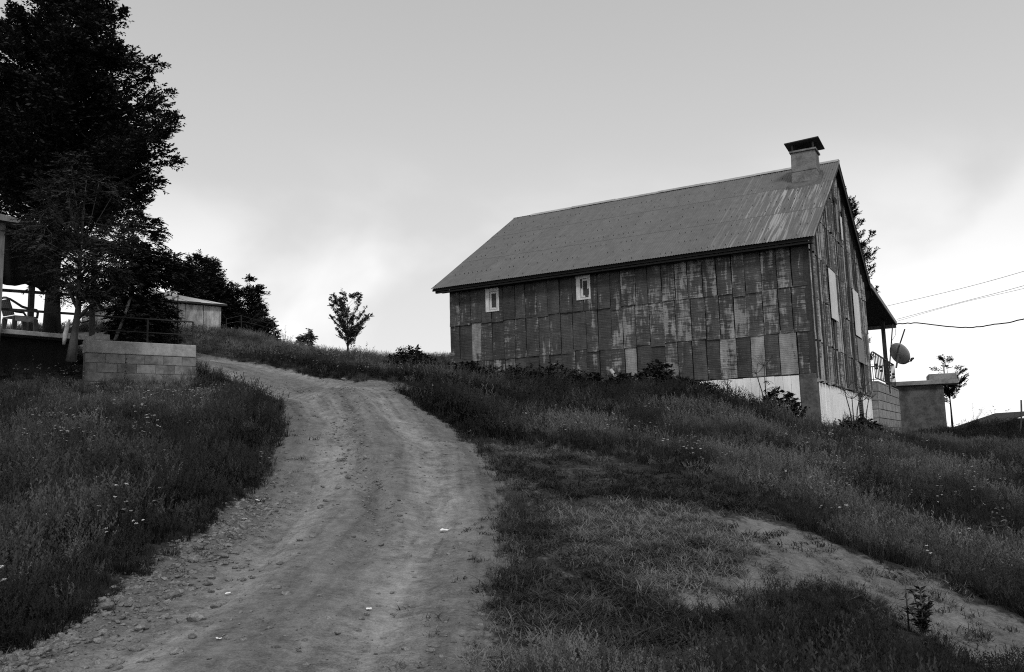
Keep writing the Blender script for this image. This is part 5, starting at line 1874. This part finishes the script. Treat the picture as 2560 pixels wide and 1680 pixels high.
def tuft(seed, n, h, w_, rad, lean=(0.2, 0.7), heads=0, curl=0.15, broad=False, hmat='seed', bmat='grass'):
    rng = random.Random(seed)
    vv, ff, mi = [], [], []
    for k in range(n):
        az = rng.uniform(0, 6.283)
        r = rad * math.sqrt(rng.random())
        a2 = rng.uniform(0, 6.283)
        hh = h * rng.uniform(0.45, 1.0)
        blade(vv, ff, rng, hh, w_ * rng.uniform(0.7, 1.3), rng.uniform(*lean), az, r * math.cos(a2), r * math.sin(a2), curl * rng.uniform(0.3, 1.6), 3)
        mi += [0] * (len(ff) - len(mi))
    for k in range(heads):
        az = rng.uniform(0, 6.283)
        r = rad * rng.random()
        a2 = rng.uniform(0, 6.283)
        hh = h * rng.uniform(1.0, 1.5)
        x0, y0 = r * math.cos(a2), r * math.sin(a2)
        ln = rng.uniform(0.1, 0.35)
        blade(vv, ff, rng, hh, 0.0035, ln, az, x0, y0, 0.03, 3)
        mi += [0] * (len(ff) - len(mi))
        for j in range(9):
            t = 0.72 + 0.28 * j / 8
            cx = x0 + math.cos(az) * ln * t ** 1.6 * hh
            cy = y0 + math.sin(az) * ln * t ** 1.6 * hh
            z = hh * (t - 0.03 * t * t)
            b = rng.uniform(0, 6.283)
            q = rng.uniform(0.012, 0.03) * (1.15 - 0.6 * j / 8)
            i0 = len(vv)
            vv += [(cx, cy, z - 0.004), (cx + math.cos(b) * q, cy + math.sin(b) * q, z + 0.012), (cx + math.cos(b) * q * 0.4, cy + math.sin(b) * q * 0.4, z + 0.02)]
            ff.append((i0, i0 + 1, i0 + 2))
        mi += [1] * (len(ff) - len(mi))
    me = bpy.data.meshes.new('tuft')
    me.from_pydata(vv, [], ff)
    me.materials.append(M[bmat])
    me.materials.append(M[hmat])
    me.polygons.foreach_set('material_index', mi)
    return me


def leafy(seed, n, h, ll, lw):
    rng = random.Random(seed)
    vv, ff = [], []
    for k in range(n):
        az = rng.uniform(0, 6.283)
        r = 0.10 * math.sqrt(rng.random())
        a2 = rng.uniform(0, 6.283)
        z = h * rng.uniform(0.15, 1.0)
        p = Vector((r * math.cos(a2), r * math.sin(a2), z))
        d = Vector((math.cos(az), math.sin(az), rng.uniform(-0.3, 0.5))).normalized()
        s = d.cross(Vector((rng.uniform(-0.4, 0.4), rng.uniform(-0.4, 0.4), 1))).normalized()
        l_, w_ = ll * rng.uniform(0.6, 1.2), lw * rng.uniform(0.7, 1.2)
        i0 = len(vv)
        vv += [tuple(p), tuple(p + d * l_ * 0.45 + s * w_ * 0.5), tuple(p + d * l_ - Vector((0, 0, 0.2 * l_))), tuple(p + d * l_ * 0.45 - s * w_ * 0.5)]
        ff.append((i0, i0 + 1, i0 + 2, i0 + 3))
    me = bpy.data.meshes.new('leafy')
    me.from_pydata(vv, [], ff)
    me.materials.append(M['weed'])
    return me


def flower(seed):
    rng = random.Random(seed)
    vv, ff, mi = [], [], []
    for s in range(rng.choice((2, 3))):
        h = rng.uniform(0.28, 0.40)
        az, ln = rng.uniform(0, 6.283), rng.uniform(0.05, 0.25)
        x0, y0 = rng.uniform(-0.06, 0.06), rng.uniform(-0.06, 0.06)
        blade(vv, ff, rng, h, 0.005, ln, az, x0, y0, 0.02, 3)
        mi += [0] * (len(ff) - len(mi))
        cx, cy = x0 + math.cos(az) * ln * h, y0 + math.sin(az) * ln * h
        for j in range(14):
            a, r = rng.uniform(0, 6.283), 0.016 * math.sqrt(rng.random())
            x, y, z = cx + r * math.cos(a), cy + r * math.sin(a), h + rng.uniform(-0.006, 0.004)
            q = 0.006
            i0 = len(vv)
            vv += [(x - q, y - q, z), (x + q, y - q, z + 0.003), (x + q, y + q, z), (x - q, y + q, z + 0.003)]
            ff.append((i0, i0 + 1, i0 + 2, i0 + 3))
        mi += [1] * (len(ff) - len(mi))
    me = bpy.data.meshes.new('flower')
    me.from_pydata(vv, [], ff)
    me.materials.append(M['grass'])
    me.materials.append(M['petal'])
    me.polygons.foreach_set('material_index', mi)
    return me


def family(name, meshes):
    c = bpy.data.collections.new(name)
    for i, me in enumerate(meshes):
        c.objects.link(bpy.data.objects.new('%s_%02d' % (name, i), me))
    return c, len(meshes)


FAM = {
    'tall': family('tall_tuft', [tuft(100 + i, 26, 0.27, 0.0095, 0.10, (0.15, 0.9), 6, 0.16) for i in range(6)]),
    'far': family('far_tuft', [tuft(150 + i, 26, 0.27, 0.012, 0.16, (0.15, 0.8), 8, 0.14) for i in range(4)]),
    'short': family('short_tuft', [tuft(200 + i, 22, 0.085, 0.0080, 0.09, (0.6, 2.6), 0, 0.38, bmat='hay') for i in range(5)]),
    'weedy': family('weedy_tuft', [leafy(300 + i, 46, 0.19, 0.06, 0.020) for i in range(5)]),
    'flower': family('yarrow', [flower(400 + i) for i in range(5)]),
}


def scatter(name, fam, pts, scl, shade, label, cat, rng, tilt=0.12, zs=None):
    coll, nv = FAM[fam]
    n = len(pts)
    me = bpy.data.meshes.new(name)
    me.vertices.add(n)
    me.vertices.foreach_set('co', pts.astype(np.float32).ravel())
    rot = np.stack([rng.normal(0, tilt, n), rng.normal(0, tilt, n), rng.uniform(0, 6.283, n)], -1)
    sv = np.stack([scl, scl, scl * (rng.uniform(0.8, 1.2, n) if zs is None else zs)], -1)
    for nm, ty, arr in (('rot', 'FLOAT_VECTOR', rot), ('scl', 'FLOAT_VECTOR', sv)):
        a = me.attributes.new(nm, ty, 'POINT')
        a.data.foreach_set('vector', arr.astype(np.float32).ravel())
    a = me.attributes.new('idx', 'INT', 'POINT')
    a.data.foreach_set('value', rng.integers(0, nv, n).astype(np.int32))
    a = me.attributes.new('shade', 'FLOAT', 'POINT')
    a.data.foreach_set('value', shade.astype(np.float32))
    me.update()
    o = bpy.data.objects.new(name, me)
    link(o)
    tag(o, label, cat, kind='stuff')
    g = bpy.data.node_groups.new(name, 'GeometryNodeTree')
    g.interface.new_socket('Geometry', in_out='INPUT', socket_type='NodeSocketGeometry')
    g.interface.new_socket('Geometry', in_out='OUTPUT', socket_type='NodeSocketGeometry')
    gi, go_ = g.nodes.new('NodeGroupInput'), g.nodes.new('NodeGroupOutput')
    ci = g.nodes.new('GeometryNodeCollectionInfo')
    ci.inputs['Collection'].default_value = coll
    ci.inputs['Separate Children'].default_value = True
    ci.inputs['Reset Children'].default_value = True
    ip = g.nodes.new('GeometryNodeInstanceOnPoints')
    ip.inputs['Pick Instance'].default_value = True

    def na(nm, ty):
        x = g.nodes.new('GeometryNodeInputNamedAttribute')
        x.data_type = ty
        x.inputs['Name'].default_value = nm
        return x.outputs['Attribute']
    g.links.new(gi.outputs[0], ip.inputs['Points'])
    g.links.new(ci.outputs[0], ip.inputs['Instance'])
    g.links.new(na('idx', 'INT'), ip.inputs['Instance Index'])
    er = g.nodes.new('FunctionNodeEulerToRotation')
    g.links.new(na('rot', 'FLOAT_VECTOR'), er.inputs[0])
    g.links.new(er.outputs[0], ip.inputs['Rotation'])
    g.links.new(na('scl', 'FLOAT_VECTOR'), ip.inputs['Scale'])
    g.links.new(ip.outputs[0], go_.inputs[0])
    md = o.modifiers.new('scatter', 'NODES')
    md.node_group = g
    return o


def field(d0, d1, rho, seed, margin=0.12):
    """random spots in the strip of land between two distances that the picture takes in, and a bit beyond"""
    rng = np.random.default_rng(seed)
    k = 1280 / FPX + margin
    n = int(rho * (k * (d1 ** 2 - d0 ** 2)))
    y = np.sqrt(rng.uniform(d0 ** 2, d1 ** 2, n))
    x = rng.uniform(-1, 1, n) * y * k
    return x, y, rng


def barn_local(x, y):
    dx, dy = x - O[0], y - O[1]
    return dx * EX[0] + dy * EX[1], dx * EY[0] + dy * EY[1]


def blocked(x, y):
    bx, by = barn_local(x, y)
    m = (bx > -L - 0.05) & (bx < 0.12) & (by > -0.07) & (by < W + 8.4)
    c, s = math.cos(frz), math.sin(frz)
    px_, py_ = c * (x - fa[0]) + s * (y - fa[1]), -s * (x - fa[0]) + c * (y - fa[1])
    m |= (px_ > -3.3) & (px_ < flen + 0.05) & (py_ > 0.5) & (py_ < 4.6)
    c, s = math.cos(rdir), math.sin(rdir)
    px_, py_ = c * (x - ra[0]) + s * (y - ra[1]), -s * (x - ra[0]) + c * (y - ra[1])
    m |= (px_ > -0.05) & (px_ < rlen + 0.05) & (py_ > -0.06) & (py_ < 0.45)
    return m


bands = [(3.4, 7.5, 240), (7.5, 12, 170), (12, 18, 110), (18, 27, 66), (27, 46, 30)]
T, S_, F_, Wd, Fl = [], [], [], [], []
for i, (d0, d1, rho) in enumerate(bands):
    x, y, rng = field(d0, d1, rho, 900 + i)
    mk = masks(x, y)
    rd_, pt_, st_ = mk
    z = height(x, y, mk)
    bl = blocked(x, y)
    tall = 1 - smooth(-0.25, 0.35, st_)
    off_road = 1 - smooth(-0.10, 0.09, rd_)
    off_path = 1 - smooth(-0.20, 0.08, pt_)
    patch = fbm(x, y, 0.35, 3, 81) * 0.5 + 0.5
    fine = fbm(x, y, 1.1, 3, 91) * 0.5 + 0.5
    dens = tall * off_road * off_path * (0.55 + 0.6 * fine)
    keep = (rng.uniform(0, 1, len(x)) < dens) & ~bl
    bx, by = barn_local(x, y)
    clump0 = fbm(x, y, 0.6, 3, 94) * 0.5 + 0.5
    # species patches: pale seeding grass on the open slopes, dark rank growth on the banks and round the walls, the banks' shade put into the tone too
    rank = np.clip(np.exp(-((-rd_ - 0.35) / (0.75 + 0.6 * (x > -2))) ** 2) * smooth(10, 14, y) * (1 - 0.8 * smooth(25, 29, y)), 0, 1)
    rank = np.maximum(rank, smooth(-8.0, -4.2, by + 1.6 * (clump0 - 0.5)) * (by < 0.5) * (1 - smooth(-2.5, 0.5, bx + 2.5 * (clump0 - 0.5))) * smooth(-L - 7, -L - 3, bx))
    rank = np.maximum(rank, smooth(6.5, 9.0, by) * smooth(0.0, 0.6, bx) * (1 - smooth(6.5, 9.5, bx + 3 * (clump0 - 0.5))) * 0.95)
    rank = np.maximum(rank, smooth(0.52, 0.75, patch) * 0.7)
    rank = np.maximum(rank, (1 - smooth(-3.0, -2.0, x)) * smooth(5.5, 11.0, y) * (1 - smooth(11, 14, y)) * 0.5)
    rank = np.maximum(rank, smooth(0.5, 1.0, x) * (1 - smooth(6.6, 7.6, y)) * 0.85)
    clump = fbm(x, y, 0.75, 3, 93) * 0.5 + 0.5
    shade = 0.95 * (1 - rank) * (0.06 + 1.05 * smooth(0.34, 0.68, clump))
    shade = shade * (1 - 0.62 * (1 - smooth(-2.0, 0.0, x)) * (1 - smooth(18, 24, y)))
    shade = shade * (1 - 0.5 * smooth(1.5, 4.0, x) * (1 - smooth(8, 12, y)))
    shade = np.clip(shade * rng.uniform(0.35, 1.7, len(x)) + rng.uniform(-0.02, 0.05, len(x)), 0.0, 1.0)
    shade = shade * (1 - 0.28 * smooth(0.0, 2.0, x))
    shade = np.where(rng.uniform(0, 1, len(x)) < 0.07, shade + rng.uniform(0.15, 0.45, len(x)), shade)     # dry tufts among the green
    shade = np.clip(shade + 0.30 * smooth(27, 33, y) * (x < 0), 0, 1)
    sc = rng.uniform(0.6, 1.4, len(x)) * (0.8 + 0.5 * rank) * (0.5 + 1.0 * clump)
    sc *= 0.55 + 0.45 * smooth(0.05, 0.7, -rd_)
    sc *= 1 - 0.35 * smooth(-1.2, 0.1, st_)
    sc *= 1 - 0.45 * smooth(0.0, 0.6, x) * (1 - smooth(7.0, 8.4, y))      # the trodden corner by the path stays low
    sc *= 1 - 0.35 * (x < -3.0) * smooth(16, 19, y) * (1 - smooth(25, 28, y))      # grazed down where the road bends away
    # weeds take part of the rank patches
    w_ = keep & (rng.uniform(0, 1, len(x)) < (0.30 * rank + 0.04) * (0.45 + 0.55 * smooth(7, 12, y)))
    g_ = keep & ~w_
    pts = np.stack([x, y, z - 0.01], -1)
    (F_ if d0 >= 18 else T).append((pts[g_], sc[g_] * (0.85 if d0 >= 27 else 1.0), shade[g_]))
    Wd.append((pts[w_], sc[w_] * (1.0 + 0.3 * (d0 >= 18)), np.clip(shade[w_] + 0.1, 0, 1)))
    # short trodden grass
    ds = (1 - tall) * off_road * (1 - 0.93 * smooth(-0.35, 0.25, pt_)) * (0.25 + 1.0 * smooth(0.3, 0.6, fine))
    ks = (rng.uniform(0, 1, len(x)) < ds) & ~bl
    shs = np.clip(0.10 + 0.9 * smooth(0.36, 0.72, fbm(x, y, 1.1, 4, 95) * 0.5 + 0.5) + rng.uniform(-0.15, 0.2, len(x)), 0, 1)
    S_.append((pts[ks], rng.uniform(0.7, 1.5, ks.sum()), shs[ks]))
    # stray tufts creeping over the road and path edges
    kk = (rng.uniform(0, 1, len(x)) < 0.05 * smooth(-0.75, -0.05, -np.abs(rd_)) + 0.05 * (np.abs(pt_) < 0.4)) & ~bl & (rd_ > -0.2)
    S_.append((pts[kk], rng.uniform(0.5, 1.1, kk.sum()), shs[kk] * 0.5))
    # flower heads
    fl = keep & (rng.uniform(0, 1, len(x)) < (0.010 if i < 1 else 0.018 if i < 2 else 0.045) * smooth(0.35, 0.65, fbm(x, y, 0.5, 2, 99) * 0.5 + 0.5) * (1.0 + 1.2 * (x < -1)) * (1 - smooth(0.3, 1.0, x) * (1 - smooth(7.5, 9.5, y))))
    if d0 < 27:
        Fl.append((pts[fl], rng.uniform(0.7, 1.15, fl.sum()), rng.uniform(0, 1, fl.sum())))

rng = np.random.default_rng(77)
cat3 = lambda Q: [np.concatenate([q[i] for q in Q]) for i in range(3)]
# extra fine short turf close to the camera
x, y, r2_ = field(3.4, 11, 190, 950)
mk = masks(x, y)
fine = fbm(x, y, 1.1, 3, 91) * 0.5 + 0.5
ds = smooth(-0.25, 0.35, mk[2]) * (1 - smooth(-0.1, 0.04, mk[0])) * (1 - 0.93 * smooth(-0.35, 0.25, mk[1])) * (0.22 + 1.0 * smooth(0.3, 0.6, fine))
ks = r2_.uniform(0, 1, len(x)) < ds
shs = np.clip(0.10 + 0.9 * smooth(0.36, 0.72, fbm(x, y, 1.1, 4, 95) * 0.5 + 0.5) + r2_.uniform(-0.15, 0.2, len(x)), 0, 1)
S_.append((np.stack([x, y, height(x, y, mk) - 0.004], -1)[ks], r2_.uniform(0.6, 1.4, ks.sum()), shs[ks]))

p, s, h = cat3(T)
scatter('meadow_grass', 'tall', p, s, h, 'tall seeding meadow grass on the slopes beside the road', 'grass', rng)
p, s, h = cat3(F_)
scatter('hillside_grass', 'far', p, s, h, 'tall grass on the upper hillside and the crest', 'grass', rng)
p, s, h = cat3(S_)
scatter('short_grass', 'short', p, s, h, 'short dry trodden grass right of the road', 'grass', rng)
p, s, h = cat3(Wd)
scatter('dark_weeds', 'weedy', p, s, h, 'dark leafy weeds growing among the tall grass', 'weeds', rng)
p, s, h = cat3(Fl)
scatter('wildflowers', 'flower', p, s, h, 'small white yarrow flowers dotted through the grass', 'flowers', rng)
print('tufts', sum(len(q[0]) for q in T), sum(len(q[0]) for q in F_), sum(len(q[0]) for q in S_), sum(len(q[0]) for q in Wd), sum(len(q[0]) for q in Fl))

# ------------------------------------------------------------------ stones on the road
def rock_mesh(seed, name='stone'):
    import bmesh
    bm = bmesh.new()
    bmesh.ops.create_icosphere(bm, subdivisions=2, radius=0.5)
    rs_ = random.Random(seed)
    ofs = Vector((rs_.uniform(0, 50), rs_.uniform(0, 50), 0))
    pl = [(Vector((rs_.uniform(-1, 1), rs_.uniform(-1, 1), rs_.uniform(-0.4, 1))).normalized(), rs_.uniform(0.26, 0.40)) for _ in range(7)]
    for v_ in bm.verts:
        v_.co *= 1 + 0.22 * mnoise.noise(v_.co * 2.2 + ofs)
        for nrm, dd_ in pl:
            k = v_.co.dot(nrm) - dd_
            if k > 0:
                v_.co -= nrm * k * 0.85
        v_.co.z *= 0.62
    me = bpy.data.meshes.new(name)
    bm.to_mesh(me)
    bm.free()
    me.materials.append(M['stone'])
    return me


ROCKS = [rock_mesh(i) for i in range(7)]
rs = random.Random(91)
big = [(478, 1330, 0.15), (482, 1402, 0.13), (570, 1364, 0.10), (562, 1380, 0.11), (590, 1372, 0.07), (780, 1335, 0.11), (432, 1492, 0.17), (262, 1528, 0.15), (216, 1555, 0.09), (490, 1545, 0.16), (555, 1498, 0.10),
       (540, 1510, 0.09), (345, 1605, 0.10), (440, 1625, 0.10), (370, 1640, 0.08), (300, 1632, 0.08), (715, 1485, 0.09), (700, 1416, 0.08), (440, 1420, 0.10), (600, 1330, 0.08), (750, 1347, 0.08), (870, 1195, 0.10), (800, 1260, 0.09), (830, 1290, 0.07),
       (845, 1215, 0.10), (815, 1245, 0.09), (860, 950, 0.16), (690, 1470, 0.08), (520, 1450, 0.09), (610, 1440, 0.08), (350, 1560, 0.10), (250, 1600, 0.09), (480, 1590, 0.09), (400, 1570, 0.08)]
UNIQ = {0: 'pale rounded stone at the grass edge left of the road', 5: 'single rounded stone out in the middle of the road', 6: 'large flat stone in the gravel at lower left', 9: 'large tilted stone beside a hollow in the gravel',
        26: 'pale flat rock at the road fork on the hill', 21: 'stone in the washed gully halfway up the road'}
for i, (px, py, sz) in enumerate(big):
    g_ = on_ground(px, py)
    o = bpy.data.objects.new('stone', ROCKS[i % 7])
    link(o)
    o.location = (g_[0], g_[1], g_[2] + sz * 0.10)
    o.scale = (sz * rs.uniform(0.85, 1.2), sz * rs.uniform(0.7, 1.0), sz * rs.uniform(0.6, 0.95))
    o.rotation_euler = (rs.uniform(-0.25, 0.25), rs.uniform(-0.25, 0.25), rs.uniform(0, 6.28))
    tag(o, UNIQ.get(i, 'small grey stone lying loose on the dirt road'), 'stone', 'loose stones on the road')

# gravel: one mass of chips
gm = [rock_mesh(50 + i, 'chip') for i in range(6)]
FAM['gravel'] = family('gravel_chip', gm)
x, y, rg = field(3.3, 24, 260, 990, 0.05)
x2_, y2_, rg2 = field(3.3, 10, 900, 991, 0.05)
a2_, l2_ = across(x2_, y2_)
m2_ = np.exp(-((a2_ + 1.3) / 0.5) ** 2) > rg2.uniform(0.25, 1.4, len(x2_))
x, y = np.r_[x, x2_[m2_]], np.r_[y, y2_[m2_]]
mk = masks(x, y)
ac, al = across(x, y)
lane = np.exp(-((ac + 1.25) / 0.45) ** 2) * (1 - smooth(9.5, 12, y)) * 1.0 + np.exp(-((ac + 0.15 - 0.35 * np.sin(al * 0.55)) / 0.22) ** 2) * smooth(7.5, 9.5, y) * 0.7
lane += 0.10 + 0.25 * smooth(0.55, 0.8, fbm(x, y, 0.7, 3, 12) * 0.5 + 0.5)
lane += 0.5 * np.exp(-((ac - 1.1) / 0.35) ** 2) * (1 - smooth(6, 9, y)) * 0.4
kp = (mk[0] > -0.15) & (rg.uniform(0, 1, len(x)) < lane)
sz = 0.009 + 0.060 * rg.uniform(0, 1, kp.sum()) ** 4.0 + 0.022 * (lane[kp] > 0.5) * rg.uniform(0, 1, kp.sum())
scatter('road_gravel', 'gravel', np.stack([x, y, height(x, y, mk) + 0.002], -1)[kp], sz, rg.uniform(0, 1, kp.sum()), 'loose gravel and chips strewn over the dirt road', 'gravel', rng, 0.3, np.full(kp.sum(), 0.8))
print('gravel', kp.sum())

# scraps of litter
lit = [(1112, 1320, 0.099, 'crumpled white paper scrap in the middle of the dirt road'), (645, 1257, 0.056, 'white scrap at the grass edge halfway up the road'), (486, 1533, 0.056, 'white scrap among the gravel at lower left'), (570, 1475, 0.037, 'tiny white scrap beside the gravel strip'),
       (922, 1517, 0.037, 'tiny white scrap on the smooth right half of the road'), (546, 1596, 0.031, 'tiny pale scrap low on the road'), (1300, 1340, 0.037, 'small pale scrap in the short grass right of the road'), (612, 1302, 0.043, 'small white scrap beside the stones at the verge')]
for i, (px, py, sz, lb) in enumerate(lit):
    g_ = on_ground(px, py)
    m = MB()
    r_ = random.Random(i)
    vv = []
    for a in range(4):
        for c in range(3):
            vv.append(((a / 3 - 0.5) * sz + r_.uniform(-0.1, 0.1) * sz, (c / 2 - 0.5) * sz * 0.6 + r_.uniform(-0.1, 0.1) * sz, 0.012 + r_.uniform(0, 0.28) * sz))
    ff = [(a * 3 + c, a * 3 + 3 + c, a * 3 + 4 + c, a * 3 + 1 + c) for a in range(3) for c in range(2)]
    o = m.add(vv, ff).build('paper_scrap', M['paper'], None)
    o.modifiers.new('t', 'SOLIDIFY').thickness = 0.003
    o.location = V(g_)
    o.rotation_euler = (0, 0, r_.uniform(-0.6, 0.6))
    tag(o, lb, 'litter', 'scraps of litter')
